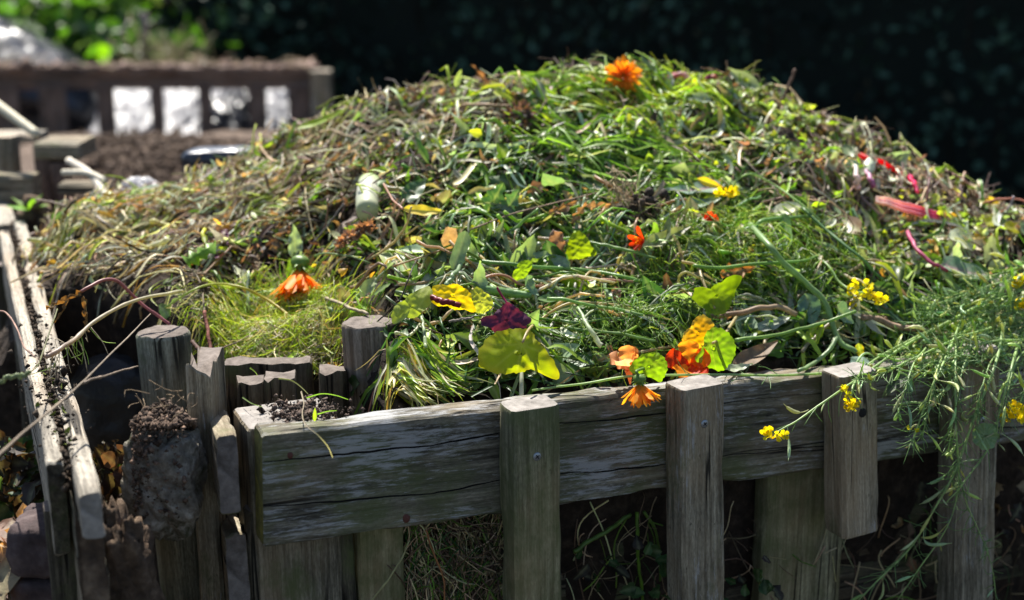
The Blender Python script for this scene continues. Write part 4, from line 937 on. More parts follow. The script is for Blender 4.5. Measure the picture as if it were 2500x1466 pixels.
# ------------------------------------------------------------------ single things lying on the heap
def pt(q, dl=.034):
    v = q[2] if len(q) > 2 else dl
    if v < .6: v = v + .012
    if v > .6: return W(q[0], q[1], v)
    if q[1] < np.interp(q[0], HC[:, 0], HC[:, 1]) + 2: return W(q[0], q[1], np.interp(q[0], HC[:, 0], HC[:, 2]) - .05)
    return H(q[0], q[1], np.array(v))
def stem_mb(mb, pl, rpx, col, r1=None, n=26, ns=8, knob=0., seed=0, dl=.03, col2=None):
    P = np.array([pt(q, dl) for q in pl]); d = P[:, 1].mean()
    C = catmull(P, n); s = np.linspace(0, 1, n)
    C = C + np.array([mnoise.noise_vector(Vector((k * 7, seed * 3.1, 1.7))) for k in s]) * rpx * d / F * .7
    r = (rpx + ((r1 if r1 is not None else rpx * .8) - rpx) * s) * d / F * .82
    r = r * (1 + .14 * np.array([mnoise.noise(Vector((k * 14, seed * 1.7, 4.4))) for k in s]) + .16 * np.exp(-((s * (3 + seed % 4) + seed * .37) % 1 - .5) ** 2 / .004))
    if knob: r = r * (1 + knob * np.maximum(0, np.sin(s * 23 + seed)) ** 6)
    c = np.asarray(col, float) if col2 is None else np.asarray(col)[None] * (1 - s[:, None]) + np.asarray(col2)[None] * s[:, None]
    c = (np.broadcast_to(c, (n, 3)) if c.ndim == 1 else c) * np.array([1 + .35 * mnoise.noise(Vector((k * 9, seed * 2.3, 7.7))) for k in s])[:, None]
    tubes(mb, C, r[None], c, ns)
    return C
_sd = [0]
def stem(name, label, cat, pl, rpx, col, mat=None, r1=None, n=26, ns=8, knob=0., dl=.03, col2=None, group=None):
    _sd[0] += 1; mb = MB(); stem_mb(mb, pl, rpx, col, r1, n, ns, knob, _sd[0], dl, col2)
    return tag(mb.build(name, mat or M_stem), label, cat, group)
def leaf(name, label, cat, b, t, wpx, nv=(0, -.6, .8), col=(.2, .3, .1), shape='lance', bend=.5, fold=.3, wave=.12, twist=0., mat=None, rib=.5, ribcol=(.5, .55, .3), edge=None, rough=.0, stalk=None, stalkcol=None, dl=.022, parent=None, nu=18, nvv=9):
    B_ = pt(b, dl); E = pt(t, dl); d = (B_[1] + E[1]) / 2; D = E - B_; L = np.linalg.norm(D)
    k = max(abs(bend), 1e-3); L2 = L / max(.4, math.sin(k / 2) / (k / 2)); D = nrm(D)
    N_ = nrm(np.asarray(nv, float)); N_ = nrm(N_ - D * np.dot(N_, D)); D2 = nrm(D * math.cos(bend / 2) - N_ * math.sin(bend / 2)); N2 = nrm(np.cross(np.cross(D2, N_), D2))
    mb = MB(); leafs(mb, B_[None], D2[None], N2[None], L2, wpx * d / F, col, shape, bend, fold, wave, twist, nu, nvv, rib, ribcol, rough, edge)
    o = mb.build(name, mat or M_leaf, parent)
    if parent is None: tag(o, label, cat)
    if stalk:
        m2 = MB(); stem_mb(m2, [b] + stalk, 3.2, stalkcol or (.3, .36, .12), 3.0, 18, 6, dl=dl); m2.build('stalk', M_stem, o)
    return o
def disc(name, label, cat, c, rpx, nv, col, vein=(.55, .6, .2), cup=.2, fold=0., foldax=0., wave=.05, droop=0., mat=None, stalk=None, squash=1., edge=None, dl=.03, stalkcol=(.42, .38, .2), spots=0., parent=None, up=(0, 0, 1), nl=7, seed=1):
    """round veined leaf (nasturtium): centre, radius, upper side"""
    C = pt(c, dl); r = rpx * C[1] / F; N_ = nrm(np.asarray(nv, float)); Yv = np.asarray(up, float); Yv = nrm(Yv - N_ * np.dot(Yv, N_)); X = np.cross(Yv, N_)
    nr, na = 12, 72; V = [C * 1.0]; Cc = [np.asarray(vein) * .8 + .1]
    fa = (math.cos(foldax), math.sin(foldax))
    for i in range(1, nr + 1):
        u = i / nr
        for k in range(na):
            a = 2 * math.pi * k / na
            rr = r * u * (1 + u * (.045 * math.cos(nl * a + seed) + .03 * math.sin(3 * a + seed * 2) + .02 * math.sin(13 * a + seed)))
            x, y = rr * math.cos(a), rr * math.sin(a) * squash
            q = x * fa[0] + y * fa[1]
            z = cup * r * u * u + fold * r * (abs(q) / r) ** 1.4 + wave * r * u * u * (math.sin(4 * a + seed) + .7 * math.sin(9 * a + seed * 3)) - droop * r * max(0, -y / r) ** 1.8
            z += .012 * r * mnoise.noise(Vector((x / r * 6, y / r * 6, seed)))
            V.append(C + X * x + Yv * y + N_ * z)
            va = min(abs(((a - .35) * 9 / (2 * math.pi) + .5) % 1 - .5), 1) * (2 * math.pi / 9) * u
            va2 = abs(((a - .35) * 9 / (2 * math.pi)) % 1 - .5) * (2 * math.pi / 9) * u if u > .55 else 1
            w_ = max(math.exp(-(va / .035) ** 2) * (1 - .45 * u), .5 * math.exp(-(va2 / .03) ** 2))
            cc = np.asarray(col, float) * (1 - w_) + np.asarray(vein) * w_
            if edge is not None: e_ = max(0, min(1, (u - .72) * 3 + .5 * mnoise.noise(Vector((math.cos(a) * 2, math.sin(a) * 2, seed))))); cc = cc * (1 - e_) + np.asarray(edge) * e_
            if spots and mnoise.noise(Vector((x / r * 9, y / r * 9, seed + 9))) > .5 - spots * .2: cc = cc * .35 + np.array((.12, .08, .02)) * .4
            Cc.append(cc)
    tri = np.array([(0, 1 + k, 1 + (k + 1) % na) for k in range(na)]); quad = grid_faces(nr, na, True) + 1
    mb = MB(); mb.add(V, [tri, quad], np.array(Cc)); o = mb.build(name, mat or M_thin, parent)
    if parent is None: tag(o, label, cat)
    if stalk:
        m2 = MB(); P = np.array([C - N_ * .001] + [pt(q, dl) for q in stalk]); tubes(m2, catmull(P, 20), np.linspace(3.4, 4.2, 20)[None] * C[1] / F, stalkcol, 7); m2.build('stalk', M_stem, o)
    return o
def poly(name, label, cat, c, pl, col, a=0., b=-.5, bow=.25, vc=None, vein=None, vs=.5, mat=None, wave=.04, edge=None, stalk=None, stalkcol=(.5, .42, .22), nv=9, sub=0, seed=1, spots=0., dl=.035, parent=None, crease=0., sr=3.4):
    """a leaf with its own outline, tilted (a sideways, b up and down), bowed and veined"""
    C = pt(c, dl); d0 = C[1]; pl = np.array(pl, float); cx, cy = c[0], c[1]
    an = np.arctan2(pl[:, 1] - cy, pl[:, 0] - cx); o_ = np.argsort(an); an = an[o_]; rp = np.hypot(pl[:, 0] - cx, pl[:, 1] - cy)[o_]
    an = np.concatenate([an[-2:] - 2 * np.pi, an, an[:2] + 2 * np.pi]); rp = np.concatenate([rp[-2:], rp, rp[:2]])
    nr, na = 14, 120; R_ = rp.mean(); k_ = d0 / F; V = [C]; vx, vy = vc or (cx, cy); col = np.asarray(col, float); vein = np.asarray(vein if vein is not None else col * 1.3 + .06); Cc = [col]
    th = np.linspace(-np.pi, np.pi, na, endpoint=False); rr = np.interp(th, an, rp); rr = sum(np.roll(rr, q) * w for q, w in zip(range(-3, 4), (.06, .12, .2, .24, .2, .12, .06))); rr = rr * (1 + .02 * np.sin(th * 17 + seed) + .015 * np.sin(th * 29 + seed * 2))
    for i in range(1, nr + 1):
        u = i / nr
        for k in range(na):
            x, y = rr[k] * u * math.cos(th[k]), rr[k] * u * math.sin(th[k])
            dd = a * x + b * y + bow * R_ * ((x / R_) ** 2 + .5 * (y / R_) ** 2) - crease * abs(x * .8 + y * .3) + R_ * wave * u * u * (math.sin(3 * th[k] + seed) + .6 * math.sin(7 * th[k] + seed * 2)) + R_ * .05 * mnoise.noise(Vector((x / R_ * 4, y / R_ * 4, seed)))
            V.append(W(cx + x, cy + y, d0 + dd * k_))
            q, w_ = math.atan2(cy + y - vy, cx + x - vx), math.hypot(cx + x - vx, cy + y - vy) / R_
            va = abs((q * nv / (2 * math.pi) + .5 * (seed % 2)) % 1 - .5) * 2 * math.pi / nv * w_
            m_ = vs * math.exp(-(va / .035) ** 2) * (1 - .35 * min(1, w_))
            cc = col * (1 - m_) + vein * m_; cc = cc * (1 + .22 * mnoise.noise(Vector((x / R_ * 2.5, y / R_ * 2.5, seed + 4))))
            if edge is not None: e_ = max(0, min(1, (u - .7) * 2.6 + .5 * mnoise.noise(Vector((x / R_ * 3, y / R_ * 3, seed))))); cc = cc * (1 - e_) + np.asarray(edge) * e_
            if spots and mnoise.noise(Vector((x / R_ * 8, y / R_ * 8, seed + 9))) > .55 - .2 * spots: cc = cc * .4 + np.array((.05, .03, .008))
            Cc.append(cc)
    mb = MB(); mb.add(np.array(V), [np.array([(0, 1 + (k + 1) % na, 1 + k) for k in range(na)]), grid_faces(nr, na, True)[:, ::-1] + 1], np.array(Cc)); o = mb.build(name, mat or M_thin, parent)
    if parent is None: tag(o, label, cat)
    if stalk:
        m2 = MB(); P = np.array([pt(q, dl) for q in stalk]); tubes(m2, catmull(P, 26), np.linspace(sr, sr * 1.2, 26)[None] * d0 / F, stalkcol, 7); m2.build('stalk', M_stem, o)
    return o
def petals(mb, C, ax, R_, n, e0, e1, col, wr=.11, bend=-.5, ccol=None, jl=.2, shape='strap', ang0=0.):
    ax = nrm(np.asarray(ax, float)); X = nrm(np.cross(ax, (.3, .9, .2))); Y = np.cross(ax, X)
    a = np.arange(n) * 2 * np.pi / n + rng.normal(0, .12, n) + ang0; e = rng.uniform(e0, e1, n)
    rad = X * np.cos(a)[:, None] + Y * np.sin(a)[:, None]
    D = rad * np.cos(e)[:, None] + ax * np.sin(e)[:, None]; Nn = ax * np.cos(e)[:, None] - rad * np.sin(e)[:, None]
    c = np.asarray(col) * rng.uniform(.75, 1.2, (n, 1)) * rng.uniform(.9, 1.1, (n, 3))
    L = R_ * rng.uniform(1 - jl, 1 + jl * .4, n)
    leafs(mb, C + D * R_ * .08, D, Nn, L, L * wr, c, shape, rng.normal(bend, .3, n), .25, .05, rng.normal(0, .35, n), nu=9, nv=3)
def marigold(label, c, rpx, ax, col, e=(.2, .9), n=52, stalk=None, calyx=True, inner=None, bend=-.5, name='marigold', dl=.04):
    C = pt(c, dl); r = rpx * C[1] / F; ax = nrm(np.asarray(ax, float))
    root = empty(name, C, label, 'flower')
    mb = MB(); petals(mb, C, ax, r, n // 2, e[0], (e[0] + e[1]) / 2, col, bend=bend); petals(mb, C + ax * r * .05, ax, r * .85, n // 3, (e[0] + e[1]) / 2, e[1], np.asarray(col) * np.array((.95, .85, .8)), bend=bend); petals(mb, C + ax * r * .1, ax, r * .6, n // 4, e[1], min(1.5, e[1] + .4), inner or np.asarray(col) * np.array((.8, .6, .6)), bend=bend)
    mb.build('petals', M_petal, root)
    if calyx:
        m2 = MB(); blob(m2, C - ax * r * .12, r * .26, (.16, .26, .06), 3, 9, 14, .1, (1, 1, .8)); petals(m2, C - ax * r * .2, ax, r * .45, 18, .5, .9, (.16, .30, .06), .13, .2, shape='lance'); m2.build('calyx', M_leaf, root)
    if stalk:
        m3 = MB(); P = np.array([C - ax * r * .25] + [pt(q, dl) for q in stalk]); tubes(m3, catmull(P, 14), np.linspace(4, 3.4, 14)[None] * C[1] / F, (.20, .32, .09), 7); m3.build('stalk', M_stem, root)
    return root
OR = (.95, .36, .02); OR2 = (.95, .42, .025); RED = (.78, .06, .008)
marigold('orange marigold standing on the crest of the heap', (1522, 186, 2.53), 46, (-.1, -.75, .35), OR, (.1, .7), 64, stalk=[(1523, 150, 2.68), (1530, 133, 2.70)])
marigold('shaggy drooping orange marigold above the clump of fine yellow grass', (732, 650, .09), 92, (.04, -.42, -.9), OR, (.75, 1.3), 100, stalk=[(726, 630, .07), (716, 612, .02)], bend=.05)
marigold('orange marigold hanging head down over the rail', (1562, 934, dline(1562, .035)), 66, (.12, -.2, -1), OR2, (.6, 1.2), 60, stalk=[(1556, 905, dline(1556, .03)), (1600, 893, dline(1600, -.03))], bend=.1)
marigold('small red orange bloom curled up among the feathery fronds', (1731, 547, .035), 30, (0, -.7, .6), RED, (.1, .9), 70, calyx=False, bend=.9)
mb = MB(); C = pt((1572, 590, .03)); petals(mb, C, (-.9, -.5, .1), 40 * C[1] / F, 11, .6, 1.2, RED, .15, .2); petals(mb, C, (-.9, -.5, .1), 32 * C[1] / F, 8, .9, 1.3, OR, .15, .2)
tag(mb.build('marigold_petals', M_petal), 'spray of red orange petals under a curled pale leaf', 'petals')
def bloom(label, c, rpx, ax, cols_, e, nm='nasturtium_flower', wr=.42, up=None, ang0=0., bend=.4, dl=.035, cal=(.7, .35, .05)):
    C = pt(c, dl); r = rpx * C[1] / F; root = empty(nm, C, label, 'flower'); ax = nrm(np.asarray(ax, float)); X = nrm(np.cross(ax, (.3, .9, .2))); Y = np.cross(ax, X)
    for k, cc in enumerate(cols_):
        a = ang0 + k * 2 * math.pi / len(cols_); rad = X * math.cos(a) + Y * math.sin(a); ee = e + rng.normal(0, .12)
        mb = MB(); leafs(mb, C[None], (rad * math.cos(ee) + ax * math.sin(ee))[None], (ax * math.cos(ee) - rad * math.sin(ee))[None], r, r * wr, cc, 'wedge', bend + rng.normal(0, .2), .12, .16, rng.normal(0, .2), 16, 11, rib=.3, ribcol=(.5, .08, .01)); mb.build('petal', M_petal, root)
    m2 = MB(); tubes(m2, catmull([C, C - ax * r * .3, C - ax * r * .55 + np.array([0, 0, -r * .1])], 8), np.linspace(.16, .03, 8)[None] * r, cal, 8); m2.build('spur', M_petal, root)
    return root
bloom('orange red nasturtium flower lying at the rail between two round leaves', (1683, 893, dline(1683, -.035)), 66, (-.1, -.75, .55), [RED, OR, RED, (.85, .13, .01), OR], .35)
bloom('pale apricot nasturtium flower half closed beside the hanging marigold', (1535, 905, dline(1535, -.03)), 66, (-.15, -.3, .9), [(.86, .42, .20), (.85, .50, .30), (.88, .40, .12), (.80, .34, .10)], .95, cal=(.8, .4, .2))
# ---- nasturtium leaves
YG = (.36, .46, .012); LG = (.22, .44, .02)
poly('nasturtium_leaf', 'big backlit yellow green nasturtium leaf arching over the rail, with a stalk shadow on it', 'leaf', (1268, 862, dline(1268, -.05)), [(1165, 880), (1172, 850), (1195, 822), (1235, 806), (1262, 803), (1300, 810), (1306, 828), (1318, 838), (1335, 860), (1352, 885), (1362, 902), (1373, 938), (1350, 926), (1325, 905), (1300, 898), (1285, 905), (1250, 910), (1200, 908), (1175, 900)], (.38, .47, .008), .1, -.55, .42, (1274, 842), (.52, .58, .10), .65, stalk=[(1276, 836, dline(1276, -.03)), (1290, 806, dline(1290, -.055)), (1312, 786, .045), (1363, 752, .04), (1414, 739, .035), (1516, 747, .035), (1567, 757, .025)], seed=4, edge=(.42, .40, .015), wave=.05)
poly('nasturtium_leaf', 'bright green round nasturtium leaf propped upright beside the orange red flower', 'leaf', (1742, 852, dline(1742, -.02)), [(1720, 842), (1732, 804), (1749, 799), (1783, 818), (1796, 844), (1794, 868), (1783, 887), (1762, 908), (1740, 900), (1715, 890), (1692, 874), (1710, 862)], (.22, .42, .015), .25, -.3, .2, (1736, 838), (.42, .58, .10), .6, stalk=[(1740, 838, dline(1740, -.01)), (1765, 822, dline(1765, -.05)), (1800, 770, .03)], seed=3)
poly('nasturtium_leaf', 'small lime round leaf above the hanging marigold', 'leaf', (1584, 896, dline(1584, .012)), [(1535, 906), (1557, 875), (1584, 862), (1615, 867), (1630, 892), (1622, 919), (1612, 936), (1594, 923), (1571, 911)], (.25, .46, .012), -.1, -.35, .2, (1600, 888), (.40, .56, .08), .4, seed=5)
poly('nasturtium_leaf', 'dark green cupped nasturtium leaf with a pale lit far rim, standing among the fronds', 'leaf', (1750, 722, .07), [(1686, 718), (1688, 704), (1705, 714), (1735, 708), (1762, 691), (1793, 670), (1810, 674), (1815, 691), (1795, 701), (1786, 735), (1769, 766), (1745, 769), (1718, 752), (1698, 739)], (.20, .31, .012), 0, -.35, -.75, (1748, 748), (.30, .40, .05), .35, seed=7, stalk=[(1745, 755, .06), (1715, 690, .05), (1700, 650, .04), (1662, 640, .03)])
poly('nasturtium_leaf', 'pale yellow green round leaf with brown specks next to the bright yellow leaf', 'leaf', (1176, 736, .045), [(1148, 716), (1164, 700), (1182, 714), (1200, 730), (1205, 744), (1190, 760), (1170, 768), (1152, 744)], (.46, .50, .10), .1, -.4, .2, None, (.62, .64, .25), .5, seed=9, spots=.5)
poly('nasturtium_leaf', 'fresh green rounded leaf leaning against a wilted brown one', 'leaf', (1416, 605, .035), [(1386, 634), (1387, 600), (1412, 563), (1430, 577), (1441, 600), (1459, 621), (1432, 626), (1404, 632)], (.30, .42, .012), -.1, -.3, .25, (1402, 625), (.45, .55, .08), .4, seed=11)
poly('nasturtium_leaf', 'glossy green leaf folded over a brown stalk in the middle of the heap', 'leaf', (1410, 690, .05), [(1371, 671), (1404, 673), (1432, 684), (1445, 704), (1443, 720), (1428, 710), (1404, 702), (1376, 704)], (.26, .43, .015), .1, -.5, .3, (1372, 672), None, .3, seed=13)
poly('yellow_leaf', 'vivid yellow leaf with a crimson stalk stub lying across it', 'leaf', (1105, 722, .05), [(1044, 730), (1056, 700), (1092, 699), (1132, 704), (1149, 716), (1151, 740), (1169, 766), (1132, 754), (1092, 746), (1052, 738)], (.86, .62, .006), 0, -.4, .2, (1050, 722), (.92, .78, .25), .5, seed=15)
stem('stalk_stub', 'short crimson chard stalk stub resting on the yellow leaf', 'stalk', [(1052, 728, .066), (1085, 738, .068), (1122, 746, .066)], 9, (.22, .012, .02), M_waxy, 8.5, col2=(.16, .01, .012))
poly('yellowed_leaf', 'long yellowing leaf drooping in front of the yellow leaf', 'leaf', (1004, 752, .055), [(1053, 699), (1057, 716), (1030, 760), (992, 774), (968, 790), (960, 796), (955, 776), (962, 752), (988, 735), (1012, 715), (1032, 703)], (.36, .42, .07), -.2, -.4, .35, (1050, 704), (.5, .54, .2), .4, mat=M_leaf, seed=17, wave=.1)
leaf('grey_leaf', 'long grey green leaf rising behind the yellow leaf', 'leaf', (1012, 714, .03), (1086, 632, .05), 20, (-.5, -.6, .7), (.30, .36, .26), 'lance', .6, .35, .2, .5, M_waxy)
leaf('curled_leaf', 'grey green leaf curling round beside the tall pale leaf', 'leaf', (1118, 640, .055), (1140, 715, .03), 20, (.5, -.6, .6), (.22, .32, .17), 'lance', 1.5, .3, .1, .6, M_waxy)
leaf('dry_leaf', 'tall dry buff leaf with a golden lower half, upright in the middle', 'leaf', (1100, 628, .02), (1094, 555, .07), 22, (.1, -.9, .3), (.44, .33, .18), 'strap', .3, .3, .2, .3, M_wilt, rib=.2, edge=(.50, .42, .32))
leaf('grey_leaf', 'stiff upright grey green leaf blade with a cut top, next to the dry buff leaf', 'leaf', (1108, 660, .02), (1138, 566, .07), 19, (.2, -.9, .3), (.24, .33, .18), 'strap', .2, .3, .04, .2, M_waxy)
poly('small_leaf', 'slim bright green leaf pointing up from the brown stalk', 'leaf', (1276, 660, .045), [(1254, 688), (1262, 656), (1286, 636), (1298, 638), (1290, 664), (1270, 682)], (.28, .44, .02), .2, -.3, .2, (1252, 690), None, .2, seed=19)
leaf('pea_leaf', 'blue green leaf curled into a hoop over the brown stalk', 'leaf', (1288, 672, .05), (1316, 722, .03), 16, (.4, -.6, .6), (.20, .32, .20), 'ovate', 1.8, .3, .08, .3, M_waxy)
leaf('crumpled_leaf', 'pleated grey green leaf lying on the long straight green stem', 'leaf', (1300, 622, .045), (1392, 648, .04), 17, (0, -.6, .8), (.24, .33, .22), 'strap', .3, .35, .35, .3, M_waxy, rough=.15)
leaf('long_leaf', 'long mid green leaf with a pale rim below the pea pod', 'leaf', (1312, 732, .035), (1398, 716, .035), 13, (0, -.7, .7), (.16, .28, .10), 'lance', .5, .3, .1, 0, M_leaf)
leaf('broad_leaf', 'broad dull green leaf mostly buried under the stems', 'leaf', (1240, 735, .02), (1478, 778, .02), 42, (0, -.65, .8), (.13, .21, .06), 'ovate', .3, .2, .1, 0, M_leaf, spots=0) if False else leaf('broad_leaf', 'broad dull green leaf mostly buried under the stems', 'leaf', (1250, 738, .018), (1478, 780, .018), 38, (0, -.65, .8), (.13, .21, .06), 'ovate', .3, .2, .1, 0, M_leaf)
leaf('wilted_leaf', 'crumpled pinkish brown leaf behind the fresh green rounded leaf', 'leaf', (1352, 562, .055), (1378, 632, .03), 22, (-.2, -.8, .4), (.30, .20, .15), 'ovate', .9, .5, .4, .4, M_wilt, rough=.12, rib=.3, ribcol=(.4, .3, .25))
leaf('withered_leaf', 'little withered mauve brown leaf dangling over the green stems', 'leaf', (1502, 700, .04), (1510, 746, .03), 15, (.1, -.9, .3), (.26, .16, .14), 'ovate', .6, .6, .35, .3, M_wilt, rough=.1)
leaf('yellow_green_leaf', 'waxy leaf turning yellow at its tip, below the pale curved stalk', 'leaf', (928, 612, .03), (1005, 662, .03), 20, (.1, -.6, .8), (.30, .36, .16), 'lance', .7, .35, .12, 0, M_leaf, edge=(.50, .48, .06))
leaf('small_leaf', 'tiny fresh green leaf by the dry grey leaf above the brown post', 'leaf', (872, 718, .03), (898, 762, .025), 9, (.3, -.8, .4), (.26, .46, .05), 'lance', .6, .4, .1, .3, M_thin)
leaf('dry_leaf', 'shrivelled grey brown leaf lying above the brown round post', 'leaf', (906, 708, .035), (836, 748, .03), 13, (0, -.6, .8), (.34, .27, .23), 'lance', .5, .5, .3, .3, M_wilt, rough=.15)
leaf('dry_leaf', 'curled apricot brown leaf scrap sitting on the brown round post', 'leaf', (955, 772, 1.93), (905, 752, 1.95), 14, (.1, -.8, .5), (.55, .36, .16), 'lobed', 1.0, .4, .3, .3, M_wilt, rough=.15)
leaf('golden_leaf', 'golden yellow leaf scrap glowing beside the round brown post', 'leaf', (795, 905, 1.95), (838, 890, 1.96), 16, (-.1, -.85, .4), (.72, .36, .03), 'ovate', .4, .3, .2, 0, M_thin)
poly('purple_leaf', 'deep purple crumpled chard leaf with a thin stalk standing up', 'leaf', (1236, 782, .075), [(1174, 794), (1172, 776), (1204, 772), (1224, 752), (1238, 737), (1256, 747), (1270, 760), (1302, 790), (1282, 792), (1286, 806), (1248, 808), (1216, 822), (1200, 800)], (.10, .018, .075), .1, -.35, .2, (1240, 740), (.30, .04, .14), .6, mat=M_wilt, seed=21, wave=.12, crease=.25, stalk=[(1240, 742, .075), (1226, 722, .08), (1213, 700, .085)], stalkcol=(.30, .02, .10), sr=2.6)
poly('amber_leaf', 'amber yellow leaf standing behind the bright green round leaf', 'leaf', (1705, 815, dline(1705, -.055)), [(1666, 840), (1688, 800), (1715, 768), (1746, 800), (1726, 808), (1719, 843), (1684, 858)], (.72, .36, .008), .1, -.3, .25, (1690, 855), None, .3, seed=23, edge=(.66, .45, .10))
leaf('brown_leaf', 'boat shaped brown papery leaf lying by the rail', 'leaf', (1788, 898, .03), (1900, 832, .03), 27, (-.2, -.75, .6), (.24, .165, .10), 'lance', .5, .5, .06, 0, M_wilt, rib=.3, ribcol=(.35, .27, .18))
leaf('pale_leaf', 'pale grey green leaf end resting on the rail below the brown papery leaf', 'leaf', (1770, 902, dline(1770, -.02)), (1838, 888, dline(1838, -.02)), 14, (0, -.5, .85), (.40, .45, .32), 'ovate', .6, .3, .15, 0, M_waxy)
leaf('wilted_leaf', 'rust brown wilted leaf with a golden edge under the horizontal green stem', 'leaf', (1758, 668, .03), (1842, 652, .03), 26, (0, -.8, .5), (.34, .17, .06), 'lobed', .8, .35, .25, .2, M_wilt, edge=(.60, .30, .05), rough=.08)
leaf('drooping_leaf', 'strap shaped green leaf drooping from the fennel joint', 'leaf', (1910, 522, .05), (1922, 606, .025), 15, (-.3, -.85, .3), (.20, .34, .12), 'strap', .9, .3, .06, .4, M_leaf)
leaf('blue_green_leaf', 'blue green leaf hanging under the thick forked stem', 'leaf', (1965, 716, .035), (1985, 796, .02), 30, (-.1, -.8, .5), (.16, .27, .19), 'lance', .4, .3, .08, 0, M_waxy)
leaf('blue_green_leaf', 'folded blue green leaf below the yellow mustard blossom', 'leaf', (2040, 745, .04), (2082, 790, .02), 27, (.2, -.75, .6), (.18, .29, .20), 'ovate', .9, .35, .08, 0, M_waxy)
leaf('grey_leaf', 'dusty grey leaf lying flat beside the thick beige root', 'leaf', (1850, 805, .025), (1930, 772, .025), 20, (0, -.5, .85), (.27, .31, .25), 'ovate', .3, .2, .12, 0, M_waxy)
leaf('lit_leaf', 'small lime leaf in two lobes hanging from a diagonal stem', 'leaf', (1992, 792, .035), (1965, 838, .02), 15, (.1, -.85, .4), (.30, .44, .03), 'lobed', .3, .3, .12, 0, M_thin)
leaf('lit_leaf', 'narrow lime leaf twisting downward next to the two lobed one', 'leaf', (2008, 792, .04), (1992, 848, .02), 10, (-.3, -.8, .4), (.30, .44, .04), 'lance', .5, .4, .2, .9, M_thin)
leaf('curled_leaf', 'grey green chard leaf rolled into a tube with a pink rib', 'leaf', (2286, 648, .04), (2372, 736, .03), 34, (.5, -.5, .7), (.24, .35, .22), 'ovate', 1.1, .5, .1, -.6, M_waxy, rib=.7, ribcol=(.55, .35, .38))
leaf('chard_leaf', 'large grey green chard leaf with a pink edge near the mustard pods', 'leaf', (2295, 645, .035), (2420, 672, .03), 40, (0, -.5, .85), (.20, .30, .19), 'ovate', .5, .25, .12, 0, M_waxy, rib=.7, ribcol=(.6, .3, .36))
leaf('chard_leaf', 'wide grey green leaf with a magenta rib above the yellow tipped leaf', 'leaf', (1768, 447, .03), (1622, 462, .03), 26, (0, -.5, .85), (.22, .33, .24), 'ovate', .5, .3, .12, 0, M_waxy, rib=.7, ribcol=(.62, .28, .42))
leaf('chard_leaf', 'grey green leaf lying below the magenta ribbed one', 'leaf', (1640, 500, .025), (1760, 484, .03), 22, (0, -.5, .85), (.20, .31, .22), 'ovate', .6, .3, .12, 0, M_waxy)
leaf('yellow_tip_leaf', 'leaf tip turning orange yellow among the grey green leaves', 'leaf', (1700, 437, .035), (1768, 458, .03), 12, (.1, -.8, .5), (.62, .50, .04), 'lance', .5, .4, .1, 0, M_thin, edge=(.75, .25, .02))
leaf('dark_leaf', 'blackened drooping leaf hanging in front of the rail', 'leaf', (2228, 888, dline(2228, .03)), (2160, 968, dline(2160, .045)), 20, (-.4, -.85, .2), (.035, .05, .04), 'lance', .6, .35, .12, .3, M_wilt, edge=(.16, .24, .05))
leaf('nasturtium_bud', 'green and orange folded bud at the end of the thick forked stem', 'bud', (2094, 838, .035), (2106, 880, .03), 15, (-.3, -.8, .4), (.32, .40, .05), 'ovate', .7, .7, .1, 0, M_thin, edge=(.62, .22, .03))
leaf('yellow_leaf', 'yellow leaf caught at the heap\'s right shoulder', 'leaf', (2405, 548, .03), (2452, 520, .04), 20, (0, -.75, .6), (.55, .58, .05), 'ovate', .5, .3, .1, 0, M_thin)
leaf('yellow_leaf', 'yellow green leaf cut by the edge of the picture beside the yellow flowers', 'leaf', (2452, 556, .03), (2530, 552, .04), 20, (0, -.7, .7), (.50, .50, .03), 'ovate', .3, .2, .08, 0, M_thin)
# ---- upper heap
mb = MB(); M_leek = attr_leaf('leek skin', .4, .45, .3, tint=(1, 1, .95), noise_amt=.1); C0 = pt((898, 524, .02)); e = pt((902, 448, .07)); Pq = catmull([C0, e], 8); tubes(mb, Pq, np.array([26, 29, 31, 32, 32, 32, 31, 30]) * C0[1] / F, np.array([(.52, .56, .36), (.6, .63, .45), (.6, .63, .48), (.64, .65, .54), (.68, .68, .58), (.68, .68, .6), (.6, .64, .46), (.36, .46, .2)]), 24)
tag(mb.build('leek_end', M_leek), 'fat pale leek end standing out of the dark soil', 'leek')
leaf('yellow_leaf', 'butter yellow leaf on a pinkish stalk below the leek end', 'leaf', (985, 512, .04), (1086, 516, .03), 17, (0, -.7, .7), (.80, .62, .12), 'lance', .5, .4, .1, 0, M_thin, stalk=[(958, 484, .04), (930, 456, .04)], stalkcol=(.55, .3, .2))
leaf('maize_husk', 'pale yellow folded husk on the upper slope', 'husk', (1128, 345, .04), (1040, 404, .03), 17, (0, -.7, .7), (.62, .58, .28), 'lance', .3, .7, .05, 0, M_dry)
leaf('dark_leaf', 'dark green toothed celery leaf in shade in the centre of the heap', 'leaf', (1190, 518, .03), (1230, 448, .05), 34, (.2, -.85, .4), (.05, .12, .06), 'lobed', .4, .35, .1, 0, M_leaf)
leaf('dark_leaf', 'second toothed dark leaf overlapping the shaded celery leaf', 'leaf', (1230, 520, .035), (1268, 462, .05), 30, (-.2, -.85, .4), (.10, .20, .11), 'lobed', .4, .35, .1, 0, M_leaf)
leaf('dark_leaf', 'dark green pointed leaf below the pale husk', 'leaf', (985, 492, .025), (1040, 436, .04), 24, (0, -.8, .5), (.06, .13, .06), 'lance', .3, .3, .1, 0, M_leaf)
